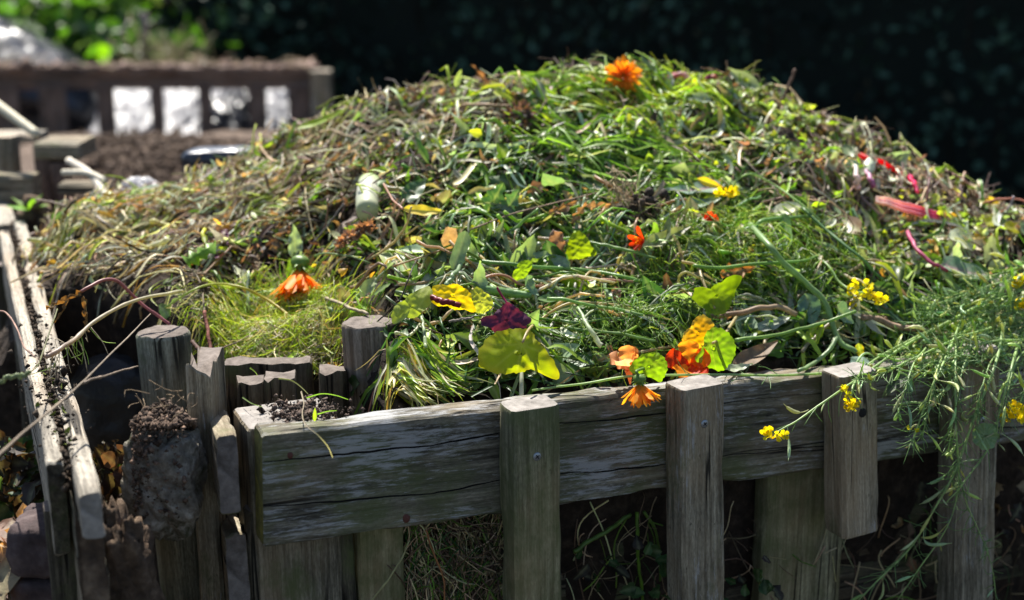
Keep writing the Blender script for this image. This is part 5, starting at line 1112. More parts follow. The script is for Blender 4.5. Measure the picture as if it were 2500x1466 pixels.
for k, (b, t, wp, cc) in enumerate((((1340, 520, .03), (1412, 486, .05), 16, (.34, .20, .10)), ((1395, 545, .03), (1432, 492, .05), 13, (.42, .26, .13)), ((1430, 505, .045), (1512, 492, .05), 17, (.50, .33, .18)))):
    leaf('dry_leaf', ('rusty curled dry leaf at the foot of the thin brown twig', 'upright buff dry leaf between two curled ones', 'broad tan dry leaf curled beside the root clump')[k], 'leaf', b, t, wp, (.1, -.8, .5), cc, 'lobed', 1.0, .5, .3, .5, M_wilt, rough=.12)
mb = MB(); C = pt((1560, 520, .035))
for k in range(240):
    d_ = nrm(rng.normal(0, 1, 3)); a = C + d_ * np.array([.036, .02, .032]) * rng.uniform(.1, .9); e = a + rng.normal(0, .016, 3)
    tubes(mb, catmull([a, (a + e) / 2 + rng.normal(0, .008, 3), e], 7), .00055, np.array((.26, .18, .11)) * rng.uniform(.4, 1.5), 4)
for k in range(60):
    blob(mb, C + rng.normal(0, 1, 3) * np.array([.018, .01, .015]), rng.uniform(.004, .010), np.array((.06, .04, .026)) * rng.uniform(.6, 1.5), k, 5, 6, .5)
for k in range(26):
    a = C + np.array([rng.uniform(-.04, 0), 0, .02]); e = C + np.array([rng.normal(-.045, .012), rng.normal(0, .01), rng.uniform(.04, .075)])
    tubes(mb, catmull([a, (a + e) / 2 + rng.normal(0, .012, 3), e], 9), .0007, (.42, .33, .19), 4)
tag(mb.build('root_clump', M_twig), 'bristly brown root clump with soil and curly pale roots', 'roots')
leaf('curled_leaf', 'pale green brown leaf rolled beside the root clump', 'leaf', (1560, 605, .03), (1690, 545, .04), 22, (0, -.6, .7), (.30, .33, .16), 'lance', .6, .6, .15, .4, M_waxy, edge=(.42, .36, .2))
def S(label, pl, r, col, mat=None, r1=None, name='plant_stalk', cat='stalk', **k): return stem(name, label, cat, pl, r, col, mat, r1, **k)
GS = (.19, .31, .10); PG = (.40, .48, .27); BR = (.15, .10, .065); BG = (.50, .37, .22)
S('short pale green cut stem lit along its top, under the dark celery leaves', [(1097, 489), (1165, 510), (1231, 531)], 6, (.36, .52, .26))
S('green onion stalk slanting up towards the thin brown twig', [(1150, 630), (1240, 570), (1316, 512, .05)], 5.5, (.22, .36, .12), r1=4.5)
S('long straight green stem running under the pleated leaf', [(1097, 616, .035), (1180, 636, .035), (1277, 650, .035), (1431, 659, .03), (1520, 675, .03), (1606, 694)], 6, (.18, .33, .10))
S('pale tipped green stem lying over a brown stalk', [(1335, 730, .05), (1410, 739, .05), (1482, 752, .045), (1570, 770, .03)], 5.5, (.26, .42, .14), r1=4)
S('pinkish brown stalk looping over the pea pod', [(1165, 690), (1202, 671, .05), (1236, 674, .05), (1284, 696, .04), (1380, 694, .04), (1470, 683, .035), (1545, 690)], 4.5, (.42, .24, .15), name='brown_stalk', cat='stalk')
S('green stem widening to a split white end', [(1410, 752, .05), (1438, 802, .05), (1468, 844, .045)], 5, (.36, .50, .24), r1=9, col2=(.62, .64, .52), name='white_stalk')
S('green stem lying level above the big backlit leaf', [(1388, 803), (1499, 813), (1600, 834)], 5, GS)
S('pale green stalk hanging below the yellowed leaf', [(1029, 772, .04), (1036, 812, .035), (1040, 852, .03)], 4.5, PG, r1=6)
S('thick grey green stalk leaning against the stiff upright leaf', [(1090, 700), (1110, 668, .04), (1136, 632, .05)], 7.5, (.26, .36, .20))
S('pale yellow curved stalk standing up from the soil', [(899, 636, .02), (964, 589, .05), (994, 544, .07), (1006, 505, .09)], 4.2, (.56, .46, .20), M_dry, r1=3, name='dry_stalk', cat='stalk')
S('green stem passing behind the fresh rounded leaf', [(1438, 592, .03), (1515, 606, .03), (1600, 632)], 5, GS)
S('green stem rising to the right out of the brown stalk ends', [(1545, 748), (1600, 725, .04), (1660, 702, .04)], 5, GS)
S('thin dark twig poking up between marigold and leek end', [(738, 626, .03), (790, 560, .06), (839, 498, .09)], 3, (.24, .21, .19), M_twig, name='twig', cat='twig')
S('fine dark wiry twig bent over the yellowed leaf', [(977, 735, .03), (1003, 670, .06), (1006, 655, .07), (1016, 634, .08)], 2.2, (.07, .055, .05), M_twig, name='twig', cat='twig')
S('short grey bark twig left of the purple leaf', [(1097, 786, .035), (1126, 780, .035), (1157, 776, .035)], 4, (.20, .17, .15), M_twig, knob=.3, name='twig', cat='twig')
S('long thin brown twig crossing the centre of the heap', [(1150, 562, .03), (1255, 527, .04), (1370, 493, .04), (1480, 465, .04), (1590, 436, .03)], 2.6, (.26, .17, .11), M_twig, name='twig', cat='twig')
S('curved brown stem arching over the upper slope', [(1085, 312), (1100, 283, .04), (1130, 264, .05), (1180, 256, .05), (1245, 260, .03)], 5, (.30, .20, .11), M_twig, name='brown_stalk')
S('smooth grey twig on the dark upper flank', [(968, 362), (1000, 315, .04), (1032, 282, .04)], 4.5, (.42, .38, .36), M_twig, r1=3, name='twig', cat='twig')
mb = MB()
C = pt((1240, 716, .04)); Pq = catmull([pt((1168, 704, .045)), pt((1230, 712, .05)), pt((1298, 722, .04))], 24); s = np.linspace(0, 1, 24)
tubes(mb, Pq, ((.35 + .65 * np.sin(np.pi * np.clip(s * .9 + .06, 0, 1)) ** .5) * (1 + .06 * np.sin(s * 44)) * 11 * C[1] / F)[None], (.20, .34, .13), 12)
tag(mb.build('pea_pod', M_stem), 'plump closed green pea pod under the looping brown stalk', 'pea pod')
S('thick beige root bending between the cupped leaf and the grey leaf', [(1730, 775), (1790, 768, .035), (1862, 752, .04), (1910, 755, .035), (1945, 768)], 8, (.30, .19, .13), col2=(.50, .40, .26), r1=8.5, name='beige_root', cat='root')
fk = empty('forked_stalk', pt((2042, 820, .03)), 'thick grey green forked stem running down to the rail', 'stem')
mb = MB(); stem_mb(mb, [(1831, 556, .05), (1870, 600, .05), (1909, 643, .05), (1971, 694, .045), (2011, 739, .04), (2042, 820, .03), (2066, 846, .03), (2092, 866, .03)], 9.5, (.26, .40, .16), 8, 40, 10, .12); mb.build('main_stem', M_stem, fk)
mb = MB(); stem_mb(mb, [(2043, 818, .03), (2028, 850, .03), (1990, 885, dline(1990, -.03)), (1950, 908, dline(1950, .0))], 7, (.28, .40, .20), 6, 20, 9); mb.build('branch', M_stem, fk)
mb = MB(); stem_mb(mb, [(1838, 562, .05), (1864, 538, .05), (1930, 530, .04), (2032, 526, .03)], 6, (.24, .40, .14), 4.5, 22, 8); mb.build('branch', M_stem, fk)
mb = MB(); stem_mb(mb, [(1838, 560, .05), (1800, 566, .045), (1768, 590, .03)], 6, (.22, .38, .13), 5, 18, 8); mb.build('branch', M_stem, fk)
S('level green stem with a hooked end under the fronds', [(1690, 654, .04), (1760, 655, .045), (1855, 643, .045), (1940, 640, .045), (1985, 632, .045), (2006, 615, .04)], 5.5, (.21, .37, .09))
S('curved stalk of the cupped leaf\'s neighbour, bent like a crook', [(1655, 700), (1656, 678, .04), (1672, 667, .05), (1700, 676, .045), (1738, 697, .03)], 4.2, (.46, .44, .24))
S('diagonal green stem rising to the blossom above the brown papery leaf', [(1793, 834), (1860, 822, .04), (1940, 807, .045), (2010, 788, .05), (2084, 762, .055)], 6, (.22, .36, .10), r1=4.5)
S('long straight dark grey stick sloping down to the mustard pods', [(1985, 562, .04), (2127, 636, .04), (2210, 690, .04), (2284, 742)], 4.5, (.15, .12, .115), M_twig, name='dark_stick', cat='stick')
S('long green stem sloping beside the dark grey stick', [(1955, 508), (2010, 560, .04), (2093, 632, .04), (2160, 690, .035), (2232, 748)], 5, (.15, .28, .11))
S('brown stick half buried below the curled chard leaf', [(2100, 772, .015), (2170, 790, .025), (2247, 808), (2320, 820, .01)], 10, (.28, .19, .13), M_twig, r1=8, name='brown_stick', cat='stick')
S('pink stalk bending into the rolled chard leaf', [(2213, 566), (2232, 606, .04), (2274, 643, .04), (2310, 662, .035)], 6.5, (.50, .10, .20), M_waxy, name='pink_stalk', cat='stalk')
ch = S('bright red chard stalk on the right shoulder of the heap', [(2095, 378, .035), (2130, 390, .045), (2165, 405, .045), (2202, 430, .04)], 8, (.80, .025, .04), M_petal, r1=7, name='chard_stalk', cat='stalk')
S('thin wine brown stem hooked below the red chard stalk', [(2204, 436, .04), (2240, 438, .045), (2266, 441, .045), (2264, 462, .04), (2258, 492, .02)], 4, (.16, .05, .05), M_waxy, name='brown_stalk')
S('short magenta stalk tip next to the hooked stem', [(2206, 440), (2222, 452, .035), (2238, 470, .03)], 10, (.80, .05, .22), M_petal, r1=4, name='chard_tip', cat='stalk')
S('white and pink chard end pointing up', [(2088, 458), (2086, 430, .04), (2082, 402, .05)], 10, (.72, .45, .52), M_waxy, r1=6, col2=(.75, .72, .66), name='chard_end', cat='stalk')
S('small violet pink stalk end beside the white chard end', [(2128, 458), (2120, 436, .035), (2112, 414, .045)], 8, (.45, .06, .28), M_waxy, r1=6, col2=(.7, .5, .6), name='chard_end', cat='stalk')
cb = empty('chard_bundle', pt((2215, 508, .03)), 'bundle of white and hot pink chard stalks lying on the right flank', 'stalks')
for k, (o, cc) in enumerate(((0, (.93, .70, .74)), (9, (.92, .78, .74)), (-8, (.88, .74, .66)))):
    mb = MB(); stem_mb(mb, [(2135, 488 + o * .6, .035), (2215, 507 + o, .04), (2300, 532 + o * .8, .012)], 5.5, cc, 5, 20, 8, col2=(.88, .10, .36)); mb.build('stalk', M_petal, cb)
S('lime green curl kinked against the dark hedge on the right', [(2304, 402, .075), (2325, 415, .075), (2340, 434, .06), (2335, 451, .05), (2358, 456, .05), (2382, 460, .05)], 4, (.36, .46, .04))
S('lime green curved shoot on the crest above the red chard stalk', [(2132, 352, .03), (2150, 347, .05), (2170, 352, .05), (2176, 372, .02)], 4, (.36, .48, .05), name='green_shoot')
S('short olive shoot sticking out of the skyline', [(2176, 355, .045), (2192, 351, .05), (2210, 355, .045)], 5, (.36, .42, .08), name='green_shoot')
S('thin straight brown twig pointing up from the crest', [(1904, 256, .01), (1924, 212, .07), (1942, 168, .12)], 4, (.20, .12, .09), M_twig, r1=4.5, name='twig', cat='twig')
S('cut pale green stem end lying on the crest', [(1840, 227, .03), (1864, 216, .04), (1888, 207, .05)], 6, (.40, .46, .18))
S('wiry brown tendril curling on the crest', [(1826, 236, .01), (1820, 205, .04), (1828, 187, .06), (1845, 183, .065), (1856, 195, .05), (1852, 215, .03)], 2.6, (.28, .19, .12), M_twig, name='tendril', cat='tendril')
S('fine upright brown stalk beside the magenta beet stem', [(1778, 200, .0), (1776, 175, .05), (1774, 150, .09)], 3, (.22, .13, .08), M_twig, name='twig', cat='twig')
S('thin yellow brown stalk leaning against the hedge', [(1832, 190, .03), (1840, 168, .06), (1846, 150, .09)], 2.6, (.34, .28, .10), M_twig, name='twig', cat='twig')
S('orange red twig reaching out at the right end of the crest', [(2400, 497, .01), (2440, 486, .05), (2485, 487, .06), (2515, 500, .05)], 3.4, (.45, .16, .10), M_twig, name='twig', cat='twig')
S('grey lilac stick leaning up at the right end of the crest', [(2456, 528, .0), (2466, 505, .05), (2476, 480, .09)], 4, (.40, .34, .36), M_twig, name='twig', cat='twig')
S('magenta and white beet stem lying on the crest', [(1632, 192, .02), (1648, 182, .03), (1668, 184, .03), (1684, 196, .015)], 8, (.55, .02, .12), M_waxy, name='beet_stalk', col2=(.72, .55, .55))
S('dark magenta beet stem knob with an orange base', [(1728, 196, .03), (1740, 190, .045), (1748, 206, .03)], 11, (.36, .02, .12), M_waxy, r1=9, col2=(.7, .25, .04), name='beet_stalk')
leaf('green_leaf', 'lime green leaf lit through on the crest between the beet stems', 'leaf', (1690, 192, .01), (1704, 218, .01), 12, (0, -.8, .5), (.34, .50, .04), 'ovate', .3, .2, .1, 0, M_thin)
leaf('twisted_leaf', 'twisted brown dead leaf standing up on the crest', 'leaf', (1198, 218, .01), (1152, 158, .09), 12, (-.3, -.8, .4), (.34, .19, .10), 'lobed', .6, .6, .3, 1.2, M_wilt, rough=.2)
leaf('sprig', 'pale green leafy sprig tip beside the twisted dead leaf', 'sprig', (1112, 214, .01), (1126, 170, .06), 9, (0, -.8, .4), (.42, .50, .24), 'lance', .3, .4, .1, 0, M_leaf)
leaf('lime_leaf', 'broad lime blade bent over at the left end of the crest', 'blade', (728, 312, .06), (838, 268, .05), 10, (0, -.6, .8), (.36, .56, .05), 'strap', .6, .3, .05, 0, M_thin)
for k, (a, m_, e_, lb) in enumerate((((1410, 235), (1370, 180), (1330, 152), 'green blade leaning left above the crest'), ((1440, 240), (1390, 190), (1365, 140), 'steep green blade crossing others above the crest'), ((1240, 182), (1310, 180), (1392, 186), 'long pale green blade lying level along the crest'), ((1290, 186), (1330, 175), (1372, 156), 'short lime blade tilted up over the crest'), ((1452, 180), (1432, 155), (1396, 140), 'arched green tip curving down onto the crest'))):
    mb = MB(); lf = (.02, .05, .08) if k != 4 else (.1, .09, .06)
    P = catmull([pt((*a, lf[0])), pt((*m_, lf[1])), pt((*e_, lf[2]))], 10)[None]
    ribbons(mb, P, (np.linspace(1, .15, 10) * 4.5 * 2.66 / F)[None], np.array([[.1, .3, 1.]]), (np.array(((.28, .44, .06))) * np.array((1, 1, 1)))[None], .4); tag(mb.build('grass_wisp', M_blade), lb, 'grass blade')
mb = MB(); C = pt((1267, 284, .025))
for k in range(150):
    d_ = nrm(rng.normal(0, 1, 3)); leafs(mb, (C + d_ * .022 * rng.uniform(.5, 1))[None], d_, rng.normal(0, 1, 3), .012, .003, np.array((.13, .09, .08)) * rng.uniform(.5, 1.6), 'lance', .5, .3, nu=4)
tag(mb.build('withered_flower', M_wilt), 'round dark brown withered seed head on the upper slope', 'seed head')
mb = MB()
tubes(mb, catmull([pt((812, 612, .03)), pt((866, 576, .034)), pt((912, 548, .03))], 14), .0016, (.30, .22, .12), 5)
for k in range(150):
    t = rng.uniform(0, 1); C = pt((828 + 78 * t + rng.normal(0, 4), 600 - 48 * t + rng.normal(0, 5), .03)); d_ = nrm(rng.normal(0, 1, 3) + np.array([0, -.3, .4])); leafs(mb, C[None], d_, rng.normal(0, 1, 3), .011, .004, np.array((.44, .27, .18)) * rng.uniform(.5, 1.2), 'ovate', .5, .4, nu=4)
tag(mb.build('flower_spike', M_wilt), 'faded pinkish brown flower spike lying on dark soil', 'flower spike')
# ---- the low corner of the heap
S('olive yellow dry strap lying along the straw', [(480, 556, .03), (540, 552, .035), (610, 536, .035), (668, 523, .03)], 8, (.62, .42, .06), M_dry, r1=5, name='dry_strap', cat='stalk')
S('thick pale olive stalk end among the straw', [(368, 541, .03), (410, 549, .035), (452, 557, .03)], 8, (.52, .50, .24), M_stem, name='olive_stalk', cat='stalk')
S('bright white stalk lying level in the straw', [(312, 622, .035), (350, 620, .035), (410, 612, .035)], 8, (.66, .66, .50), M_stem, r1=9, name='white_stalk', cat='stalk')
S('whitish green stalk reaching out over the silvered planks', [(70, 588, .05), (105, 585, .04), (140, 570, .035), (200, 552, .03)], 7, (.58, .60, .46), M_stem, r1=6, name='pale_stalk', cat='stalk')
S('pale twig reaching up and left from the straw towards the seedling', [(165, 508, .02), (128, 494, .04), (88, 488, .06)], 3.4, (.44, .34, .28), M_twig, name='twig', cat='twig')
S('straight grey twig sloping across the straw', [(216, 512, .04), (250, 540, .04), (290, 566, .03)], 4, (.40, .35, .29), M_twig, name='twig', cat='twig')
leaf('violet_leaf', 'crinkled violet and pink leaf scrap under the olive yellow strap', 'leaf', (548, 560, .02), (536, 630, .02), 16, (.1, -.85, .4), (.17, .04, .13), 'strap', .3, .3, .15, .2, M_wilt)
tp = [(445, 648)]
for k in range(8): tp += [(452 + k * 10.5 - (9 if k % 2 == 0 else 0), 640 - k * 5.6 - (18 if k % 2 == 0 else 5) * (1 - .07 * k))]
tp += [(540, 588)]
for k in range(7, -1, -1): tp += [(458 + k * 10.5 + (9 if k % 2 == 0 else 0), 646 - k * 5.6 + (16 if k % 2 == 0 else 4) * (1 - .07 * k))]
mb = MB(); Pt = [pt((*q, .045 + .008 * math.sin(q[0] * .1))) for q in tp]; m_ = [pt((445 + 95 * t, 648 - 60 * t, .055)) for t in np.linspace(0, 1, 10)]
m_ = np.array(m_); up_ = np.array(Pt[1:9]); lo_ = np.array(Pt[10:][::-1]); V = np.concatenate([up_, m_[1:9], lo_])
mb.add(V, [grid_faces(3, 8)], (.20, .36, .05)); tag(mb.build('toothed_leaf', M_leaf), 'lime green toothed weed leaf near the violet scrap', 'leaf')
leaf('grey_leaf', 'crumpled silvery green leaf with a lime patch above the marigold', 'leaf', (722, 630, .03), (718, 548, .06), 21, (.1, -.85, .4), (.34, .42, .32), 'ovate', .6, .5, .3, .3, M_waxy, rough=.12)
ap = empty('beet_stalk', pt((410, 788, 1.97)), 'purple pink arching beet stalk with a withered brown leaf hanging from it', 'stalk')
mb = MB(); stem_mb(mb, [(415, 792, 1.96), (385, 772, 1.96), (341, 738, 1.96), (300, 696, 1.95), (269, 682, 1.94), (232, 693, 1.92), (194, 717, 1.90)], 4.6, (.36, .13, .15), 5.2, 34, 9, col2=(.34, .15, .13)); mb.build('stem', M_waxy, ap)
for b, t, wp, tw_ in (((200, 714, 1.90), (112, 752, 1.88), 15, .8), ((205, 722, 1.90), (212, 812, 1.88), 14, 1.6), ((170, 728, 1.89), (128, 792, 1.87), 8, 1.)):
    leaf('withered_leaf', None, None, b, t, wp, (-.2, -.7, .6), (.16, .09, .035), 'lobed', .8, .7, .4, tw_, M_wilt, rough=.2, edge=(.30, .17, .03), parent=ap)
rs = empty('pulled_weed', pt((184, 829, 1.85)), 'uprooted weed with a white and purple root stalk lying over the gap', 'weed')
mb = MB(); stem_mb(mb, [(112, 872, 1.72), (150, 852, 1.74), (184, 829, 1.78), (218, 794, 1.82), (286, 752, 1.88), (341, 731, 1.92), (409, 717, 1.98), (446, 713, 2.02)], 6.8, (.40, .30, .26), 4.6, 40, 9, .25, col2=(.62, .60, .42)); mb.build('root_stalk', M_stem, rs)
mb = MB()
for k in range(28):
    t = rng.uniform(0, 1); a = W(125 + 95 * t, 865 - 70 * t, 1.74 + .08 * t); e = a + np.array([rng.normal(0, .015), rng.normal(0, .01), -rng.uniform(.01, .06)]); tubes(mb, catmull([a, (a + e) / 2 + rng.normal(0, .006, 3), e], 7), .0005, (.40, .33, .22) if k % 3 else (.25, .38, .06), 4)
mb.build('rootlets', M_twig, rs)
hg = empty('budded_sprig', pt((102, 873, 1.62)), 'thin drooping grey green stem with a row of tiny buds, hanging over the side fence', 'stem')
mb = MB(); stem_mb(mb, [(140, 755, 1.86), (128, 792, 1.80), (102, 868, 1.68), (90, 895, 1.62), (66, 912, 1.58), (30, 922, 1.55), (4, 928, 1.54)], 2.6, (.24, .24, .12), 1.6, 30, 6); mb.build('stem', M_stem, hg)
mb = MB()
for k in range(16): blob(mb, W(4 + k * 4.5, 928 - k * 1.0 + rng.normal(0, 3), 1.545), .0028, np.array((.30, .36, .18)) * rng.uniform(.7, 1.2), k, 6, 8, .2)
mb.build('buds', M_stem, hg)
S('hairy pinkish brown root drooping over the outer plank', [(-6, 760, 1.78), (18, 766, 1.76), (44, 808, 1.70), (60, 850, 1.66), (86, 872, 1.64)], 3, (.34, .20, .15), M_twig, r1=2.2, knob=.4, name='loose_root', cat='root')
tw = empty('bramble_twig', W(135, 993, 1.5), 'long forked brown twig lying across the side fence in front of the round post', 'twig')
mb = MB(); stem_mb(mb, [(-30, 1135, 1.36), (50, 1065, 1.42), (135, 993, 1.5), (201, 934, 1.58), (232, 903, 1.62), (300, 836, 1.74), (368, 768, 1.9)], 4.4, (.22, .17, .12), 2.2, 50, 7, .35); mb.build('stem', M_twig, tw)
mb = MB(); stem_mb(mb, [(201, 936, 1.58), (232, 925, 1.60), (266, 915, 1.64), (300, 904, 1.70), (337, 896, 1.76)], 4.2, (.20, .15, .11), 2.6, 30, 7, .4); mb.build('branch', M_twig, tw)
S('red brown cut stick standing upright behind the thin batten', [(524, 935, 1.87), (515, 870, 1.90), (508, 815, 1.93), (501, 760, 1.96)], 6.5, (.17, .05, .03), M_twig, r1=5.5, name='red_stick', cat='stick')
S('wet dark brown root beside the red brown stick', [(470, 835, 1.93), (490, 860, 1.90), (506, 884, 1.88), (530, 915, 1.86)], 7, (.06, .025, .015), M_twig, knob=.3, name='dark_root', cat='root')
sd_ = empty('seed_stalk', pt((498, 710, .03)), 'bent stem with a bristly brown seed head above the fine yellow grass', 'stem')
mb = MB(); stem_mb(mb, [(500, 770, .02), (497, 730, .04), (494, 700, .05), (478, 670, .06), (452, 648, .07), (434, 646, .075)], 3, (.20, .16, .10), 2, 24, 6, .2); mb.build('stem', M_twig, sd_)
mb = MB(); C = pt((498, 703, .055))
for k in range(110): leafs(mb, C[None], nrm(rng.normal(0, 1, 3)), rng.normal(0, 1, 3), .013, .0013, np.array((.20, .15, .09)) * rng.uniform(.5, 1.4), 'lance', .2, .2, nu=4)
mb.build('seed_head', M_twig, sd_); mb = MB()
for k in range(14):
    a = pt((440, 652, .075)); e = a + np.array([rng.normal(.01, .02), rng.normal(0, .008), -rng.uniform(.01, .06)]); tubes(mb, catmull([a, (a + e) / 2 + rng.normal(0, .008, 3), e], 8), .0005, (.22, .17, .11), 4)
mb.build('rootlets', M_twig, sd_)
S('long yellowing grass stalk arching over the fine grass clump', [(402, 752, .05), (484, 704, .07), (546, 693, .07), (600, 705, .065), (648, 730, .05), (718, 778, .03)], 3.4, (.34, .42, .14), M_blade, r1=4.5, name='grass_stalk', cat='grass stalk', col2=(.55, .42, .06))
S('straight brown twig poking from the fine grass clump', [(535, 855, .035), (580, 835, .05), (620, 812, .06)], 2, (.16, .11, .08), M_twig, name='twig', cat='twig')
S('grey brown stalk lying above the brown round post', [(780, 720, .03), (840, 745, .035), (900, 768, .03)], 5.5, (.34, .28, .18), M_twig, name='brown_stalk', cat='stalk')
se = empty('seedling', W(72, 520, 2.78), 'small bright green seedling growing on a soil clod behind the planks', 'seedling')
mb = MB(); C = W(74, 515, 2.78)
petals(mb, C, (0, -.2, 1), .045, 8, .3, 1.2, (.22, .42, .05), .16, -.4, shape='lance'); mb.build('leaves', M_leaf, se)
mb = MB()
for k in range(40): blob(mb, W(rng.normal(84, 16), rng.uniform(520, 575), 2.8) + rng.normal(0, .01, 3), rng.uniform(.008, .02), np.array((.11, .075, .05)) * rng.uniform(.4, 1.5), k, 6, 7, .5)
mb.build('soil_clod', M_crumb, se)
# ---- corner posts: litter
mb = MB(); n = 900; q = W(rng.normal(745, 45, n), rng.normal(1002, 11, n), 1.70 + rng.normal(0, .02, n)); q[:, 2] = c0[2] + .002 + rng.uniform(0, .006, n); crumbs(mb, q, rng.exponential(.0014, n).clip(.0006, .005), (.07, .05, .04), .3, 2.2)
tag(mb.build('soil_scatter', M_crumb), 'crumbs of dark soil lying on top of the square post', 'soil', kind='stuff')
for k, (pl, cc, r_, lb) in enumerate(((((735, 955, 1.74), (742, 985, 1.70), (738, 1010, 1.66), (745, 1035, 1.60), (775, 1062, 1.565), (800, 1090, 1.56), (812, 1118, 1.565)), (.48, .40, .30), 2.6, 'pale limp grass stem trailing from the square post over the rail'),
        (((748, 972, 1.72), (785, 962, 1.72), (820, 966, 1.73), (850, 976, 1.74)), (.24, .42, .08), 3.0, 'green grass blade lying towards the brown post from the soil crumbs'), (((680, 925, 1.78), (712, 930, 1.76), (735, 945, 1.74), (752, 962, 1.72)), (.46, .46, .18), 2.2, 'yellowish grass stem curling off the greenish board'),
        (((592, 970, 1.73), (616, 986, 1.70), (640, 994, 1.69)), (.30, .40, .18), 2., 'short grass stem on the far corner of the square post'), (((775, 1012, 1.66), (800, 1005, 1.66), (822, 1003, 1.66)), (.28, .48, .08), 2.8, 'flat green blade beside the seedling leaf on the square post'),
        (((610, 898, 1.86), (626, 912, 1.84), (630, 932, 1.82)), (.34, .50, .06), 2., 'lime grass stem bent against the wide dark board'))):
    P = np.array([pt(q) for q in pl]); mb = MB(); Pc = catmull(P, 18)[None]; ribbons(mb, Pc, (np.linspace(1, .4, 18) * r_ * 1.7 / F)[None], np.array([[.5, -.3, .5]]), np.array([cc]), .5); tag(mb.build('grass_wisp', M_blade), lb, 'grass blade')
leaf('seedling_leaf', 'tiny upright lime leaf sprouting on the square post', 'seedling', (768, 1030, 1.66), (769, 996, 1.66), 5, (.2, -.9, .2), (.34, .52, .05), 'lance', .1, .3, 0, 0, M_thin)
# moss on the rail's end
# ------------------------------------------------------------------ mustard stems gone to seed
GP = (.40, .58, .20)
def pod(parent, base, D, L, r, col=None, up=(0, 0, 1)):
    D = nrm(np.asarray(D, float)); sidev = nrm(np.cross(D, rng.normal(0, 1, 3))); s = np.linspace(0, 1, 17); young = rng.random() < .45; pd = rng.uniform(.2, .4)
    if young: L *= rng.uniform(.35, .7); r *= .5
    P = base + D * (s * L)[:, None] + sidev * (np.sin(s * rng.uniform(1.5, 4.5)) * L * rng.normal(0, .16))[:, None] + np.array([0, 0, 1]) * ((s - .4) ** 2 * L * rng.normal(.1, .35))[:, None]
    prof = np.where(s < pd, .24, np.where(s < .84, .5 + .5 * np.sin(np.pi * np.clip((s - pd) / (.9 - pd), 0, 1)) ** .6 * (1 + .16 * np.sin(s * 52 + r * 9000)), .36 * (1 - (s - .84) / .18)))
    c = np.asarray(col if col is not None else GP) * rng.uniform(.75, 1.35) * np.array([rng.uniform(.9, 1.5), 1, rng.uniform(.7, 1.9)])
    mb = MB(); tubes(mb, P, (np.maximum(prof, .10) * r)[None], c, 7); return mb.build('seed_pod', M_stem, parent)
def flower4(parent, C, ax, r):
    mb = MB(); petals(mb, C, ax, r, 4, .15, .5, (.95, .82, .01), .42, .3, shape='wedge', ang0=rng.uniform(0, 2)); blob(mb, C + nrm(ax) * r * .15, r * .16, (.5, .5, .04), 2, 5, 6, .1); return mb.build('blossom', M_petal, parent)
def flowers(parent, c, n, spx, rpx, ax=(0, -.7, .5)):
    C = pt(c); k_ = C[1] / F
    for i in range(n):
        flower4(parent, C + np.array([rng.normal(0, spx), rng.normal(0, spx * .5), rng.normal(0, spx * .7)]) * k_, nrm(np.asarray(ax) + rng.normal(0, .45, 3)), rpx * k_ * rng.uniform(.8, 1.15))
def mustard(label, pl, rpx, pods=(), fl=(), r1=None, gap=(.08, .95), plen=(55, 100), droop=0., side=None, twigs=8, dl=.03):
    root = empty('mustard_plant', pt(pl[0], dl), label, 'seed stem')
    mb = MB(); rpx = rpx * .68; C = stem_mb(mb, pl, rpx, (.42, .58, .24), r1 if r1 else rpx * .45, 44, 8, dl=dl); T_ = nrm(np.gradient(C, axis=0)); k_ = C[:, 1].mean() / F
    for i in range(int(twigs * 2.2)):
        j = int(rng.uniform(*gap) * 43); a = C[j]; D = nrm(T_[j] * .7 + rng.normal(0, .6, 3)); L = rng.uniform(18, 70) * k_; P = catmull([a, a + D * L * .5 + rng.normal(0, 2, 3) * k_, a + D * L + np.array([0, 0, rng.normal(0, 8)]) * k_], 8)
        tubes(mb, P, np.linspace(1.2, .6, 8)[None] * k_, (.20, .34, .12), 5)
    mb.build('stem', M_stem, root)
    for i in range(pods):
        j = int(np.clip((gap[0] + (gap[1] - gap[0]) * (i + rng.uniform(0, .8)) / pods) * 43, 0, 43)); s_ = (1 if i % 2 else -1)
        D = nrm(T_[j] * rng.uniform(.5, 1.0) + np.cross(T_[j], (0, -1, .2)) * s_ * rng.uniform(.3, .8) + rng.normal(0, .35, 3) + np.array([0, -.15, droop]))
        pod(root, C[j], D, rng.uniform(*plen) * k_, rng.uniform(3.2, 5.0) * k_)
    for f in fl: flowers(root, *f)
    return root
D = lambda px, off=.07: dline(px, off)
mustard('long bare green mustard stem lying along the top of the rail', [(1300, 955, dline(1300, -.03)), (1420, 938, dline(1420, -.02)), (1530, 920, dline(1530, .0)), (1640, 916, dline(1640, .0)), (1780, 915, dline(1780, .0)), (1900, 916, dline(1900, 0)), (2050, 909, dline(2050, 0)), (2200, 895, dline(2200, 0)), (2350, 875, dline(2350, -.02)), (2520, 850, dline(2520, -.02))][::-1], 6.5, 0, r1=3.2, twigs=14)
mustard('mustard stem reaching down left to a small yellow flower before the third slat', [(2440, 715, .05), (2300, 795, .05), (2200, 850, dline(2200, .0)), (2130, 900, D(2130, .03)), (2050, 955, D(2050, .08)), (1965, 1015, D(1965, .09)), (1890, 1062, D(1890, .09))], 7.5, 11, [((1880, 1062, D(1880, .09)), 7, 14, 16)], gap=(.15, .97))
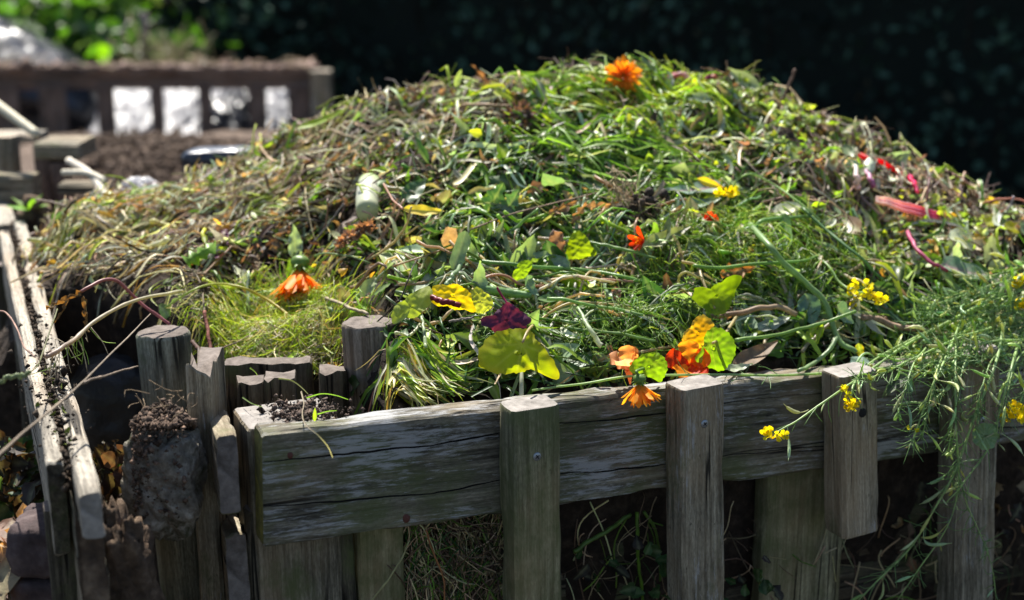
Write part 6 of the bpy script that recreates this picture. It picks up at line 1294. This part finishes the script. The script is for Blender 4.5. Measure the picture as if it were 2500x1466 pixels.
mustard('mustard stem running beside its neighbour to a drooping flower tuft by the knot hole', [(2420, 740, .045), (2320, 785, .045), (2210, 835, .04), (2120, 890, D(2120, .02)), (2085, 940, D(2085, .08)), (2078, 975, D(2078, .09))], 7, 9, [((2080, 992, D(2080, .09)), 7, 14, 15), ((2060, 955, D(2060, .09)), 4, 10, 9)], gap=(.1, .9))
mustard('longest hanging mustard stem, trailing past the last slat to the ground', [(2452, 790, D(2452, .0)), (2435, 870, D(2435, .06)), (2418, 923, D(2418, .09)), (2380, 1016, D(2380, .1)), (2345, 1116, D(2345, .1)), (2322, 1170, D(2322, .1)), (2283, 1240, D(2283, .09)), (2225, 1336, D(2225, .07)), (2150, 1410, D(2150, .06)), (2090, 1475, D(2090, .05))], 7.5, 16, gap=(.25, .98), plen=(60, 105), droop=-.25, twigs=34)
mustard('thin straight mustard stem hanging between the short slat and the last slat', [(2335, 820, D(2335, .02)), (2332, 900, D(2332, .09)), (2333, 1016, D(2333, .11)), (2337, 1085, D(2337, .11)), (2341, 1147, D(2341, .11)), (2333, 1228, D(2333, .1)), (2303, 1305, D(2303, .1)), (2237, 1398, D(2237, .08)), (2190, 1470, D(2190, .07))], 5, 10, gap=(.1, .95), plen=(55, 95), droop=-.3, twigs=26)
mustard('short hanging mustard stem ending in a tuft beside the short slat', [(2340, 800, D(2340, .0)), (2310, 870, D(2310, .07)), (2295, 905, D(2295, .1)), (2264, 970, D(2264, .11)), (2237, 1054, D(2237, .11)), (2220, 1090, D(2220, .11))], 6, 8, [((2228, 1050, D(2228, .11)), 2, 8, 9)], gap=(.25, .98), droop=-.3, twigs=16)
mustard('mustard stem dangling beside the yellow flowers at the picture\'s edge', [(2490, 820, D(2490, .0)), (2469, 900, D(2469, .09)), (2438, 1016, D(2438, .11)), (2426, 1074, D(2426, .11)), (2360, 1170, D(2360, .11)), (2310, 1230, D(2310, .1))], 6.5, 8, gap=(.15, .95), droop=-.2, twigs=18)
mustard('wispy mustard side stem crossing the last slat downward', [(2344, 1165, D(2344, .1)), (2360, 1230, D(2360, .09)), (2400, 1320, D(2400, .08)), (2425, 1400, D(2425, .08)), (2432, 1480, D(2432, .08))], 3.2, 4, gap=(.1, .95), plen=(40, 60), droop=-.4, twigs=18)
mustard('flowering mustard stem coming in from the side with a yellow head before the rail', [(2530, 880, D(2530, .02)), (2510, 930, D(2510, .09)), (2492, 980, D(2492, .11)), (2488, 1005, D(2488, .11))], 6, 3, [((2486, 1008, D(2486, .115)), 18, 18, 17)], gap=(.1, .7))
mustard('tangled mustard stem with two yellow flower heads against the heap', [(2330, 800, .05), (2400, 770, .06), (2450, 740, .08), (2490, 705, .10), (2515, 670, .11)], 6, 14, [((2488, 690, .11), 7, 14, 16), ((2494, 745, .09), 9, 14, 16)], gap=(.0, .95), twigs=18)
mustard('mustard stem thick with plump pods lying on the heap above the rail', [(2560, 760, .05), (2470, 790, .06), (2380, 830, .06), (2300, 862, .05), (2200, 872, .04), (2120, 880, .03), (2030, 900, dline(2030, -.01))], 7, 20, gap=(.05, .9), twigs=18)
mustard('uppermost podded mustard stem below the rolled chard leaf', [(2540, 690, .06), (2450, 705, .06), (2380, 712, .06), (2300, 738, .05), (2240, 752, .04)], 6, 14, gap=(.05, .95), twigs=16)
mustard('podded mustard stem curving out over the last slat\'s top', [(2540, 730, .06), (2480, 780, .07), (2440, 830, D(2440, .0)), (2380, 880, D(2380, .05)), (2280, 910, D(2280, .06)), (2190, 905, D(2190, .05))], 6, 16, gap=(.05, .95), droop=-.1, twigs=16)
mustard('mustard stem trailing low over the short slat with pods hanging', [(2500, 800, D(2500, -.02)), (2420, 850, D(2420, .03)), (2350, 900, D(2350, .07)), (2300, 960, D(2300, .1)), (2250, 1000, D(2250, .11))], 6, 12, gap=(.1, .95), droop=-.25, twigs=14)
mustard('green stem bowed down to a bright yellow mustard blossom in the open', [(1975, 615, .04), (2020, 650, .05), (2050, 690, .055), (2085, 712, .055), (2115, 716, .05)], 5.2, 0, [((2105, 712, .055), 6, 20, 17), ((2140, 722, .055), 6, 16, 17), ((2080, 722, .05), 4, 12, 15)], r1=4, twigs=2)
mustard('arching stem with a small yellow flower over the magenta ribbed leaf', [(1780, 470, .04), (1795, 445, .055), (1820, 427, .065), (1842, 427, .065), (1889, 451, .05), (1940, 489, .04), (2000, 540, .03)], 4.2, 0, [((1776, 478, .045), 9, 12, 16)], r1=3, twigs=6)
disc('round_leaf', 'thin grey green leaf hung on the mustard stem before the last slat', 'leaf', (2405, 1065, D(2405, .11)), 32, (-.2, -.9, .2), (.22, .34, .16), cup=.1, wave=.08, seed=12, mat=M_leaf, squash=1.1, vein=(.34, .44, .24))
leaf('lit_leaf', 'bright yellow green leaf glowing under the mustard stems by the rail', 'leaf', (2215, 860, .03), (2260, 905, dline(2260, .0)), 32, (.1, -.8, .5), (.36, .48, .04), 'ovate', .4, .2, .1, 0, M_thin)
leaf('grey_leaf', 'grey green square cut leaf resting on the rail above the knot hole', 'leaf', (2100, 872, dline(2100, -.02)), (2098, 920, dline(2098, .012)), 24, (-.1, -.85, .4), (.22, .32, .26), 'strap', .3, .15, .08, 0, M_waxy)
for k, (a, b, e, lb) in enumerate((((2520, 640), (2440, 668), (2350, 690), 'feathery mustard stem topmost at the edge of the picture'), ((2530, 720), (2440, 790), (2330, 800), 'mustard stem matted with pods between the flower heads and the heap'), ((2540, 790), (2430, 815), (2250, 815), 'mustard stem lying level with many short pods above the rail'), ((2520, 840), (2400, 850), (2160, 862), 'mustard stem lying just behind the rail with pods pointing to the fork'), ((2480, 660), (2420, 760), (2390, 860), 'steep mustard stem crossing the tangle beside the last slat'))):
    mustard(lb, [(*a, .07), (*b, .08), (*e, .06)], 5.5, 22, gap=(.02, .97), twigs=26, plen=(50, 90))
for k in range(6):
    y = 690 + k * 30; mustard(('fine feathery mustard shoot highest against the heap beside the yellow heads', 'fine feathery mustard shoot just under the highest one', 'fine feathery mustard shoot third down in the pale spray', 'fine feathery mustard shoot in the middle of the pale spray over the rail', 'fine feathery mustard shoot low in the pale spray over the rail', 'fine feathery mustard shoot lowest in the pale spray, touching the rail')[k], [(2530, y - 20, .09), (2440, y + rng.uniform(-10, 10), .10), (2350, y + 25, .10), (2250 - 20 * (k % 3), y + 50 + rng.uniform(-10, 20), .07)], 4, 16, gap=(.02, .98), twigs=40, plen=(40, 85))
for k in range(5):
    x = 2200 + k * 62; mustard(('slim mustard sprig dangling nearest the short slat', 'slim mustard sprig dangling second from the short slat', 'slim mustard sprig dangling midway between the short slat and the picture edge', 'slim mustard sprig dangling over the left face of the last slat', 'slim mustard sprig dangling down the front of the last slat')[k], [(x + 60, 850, D(x + 60, .03)), (x + 30, 890, D(x + 30, .08)), (x + 8, 960 + 20 * (k % 3), D(x, .11)), (x - 12, 1030 + 45 * (k % 3), D(x, .11))], 4, 7, gap=(.3, .98), droop=-.3, twigs=14, plen=(50, 90))
for k, (pl, lb) in enumerate(((((2540, 870), (2440, 868), (2330, 880), (2240, 900)), 'podded mustard stem draped over the top of the last slat'), (((2540, 905), (2460, 885), (2390, 870), (2300, 868)), 'podded mustard stem sagging in front of the last slat\'s top'), (((2500, 830), (2400, 838), (2290, 880), (2210, 930)), 'podded mustard stem slanting from the tangle across the rail'), (((2420, 800), (2330, 830), (2220, 880), (2150, 915), (2080, 930)), 'podded mustard stem spilling over the short slat\'s top'))):
    mustard(lb, [(a, b, D(a, .03 + .05 * i / 3)) for i, (a, b) in enumerate(pl)], 5.5, 22, gap=(.02, .98), twigs=34, plen=(50, 90), droop=-.1)
# shaded weeds seen under the rail
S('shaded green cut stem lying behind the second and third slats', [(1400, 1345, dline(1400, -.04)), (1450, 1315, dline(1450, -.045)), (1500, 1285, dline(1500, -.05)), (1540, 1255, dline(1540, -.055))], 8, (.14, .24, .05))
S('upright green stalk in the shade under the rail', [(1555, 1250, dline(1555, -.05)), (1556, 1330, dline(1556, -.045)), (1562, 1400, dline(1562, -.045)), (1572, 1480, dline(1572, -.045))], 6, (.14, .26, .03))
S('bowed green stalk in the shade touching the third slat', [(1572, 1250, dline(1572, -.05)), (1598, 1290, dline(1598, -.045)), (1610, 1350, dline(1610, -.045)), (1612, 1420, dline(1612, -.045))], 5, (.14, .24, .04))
S('rust brown bent stalk hanging among the shaded hay', [(1040, 1295, dline(1040, -.03)), (1058, 1350, dline(1058, -.03)), (1082, 1410, dline(1082, -.03)), (1085, 1470, dline(1085, -.03))], 3.6, (.30, .13, .05), M_twig, name='brown_stalk', cat='stalk')
S('pale dry stalk crossing the algae green upright', [(905, 1470, dline(905, -.0)), (945, 1420, dline(945, -.0)), (978, 1370, dline(978, -.0)), (1000, 1320, dline(1000, -.0))], 3.4, (.36, .34, .16), M_dry, name='dry_stalk', cat='stalk')
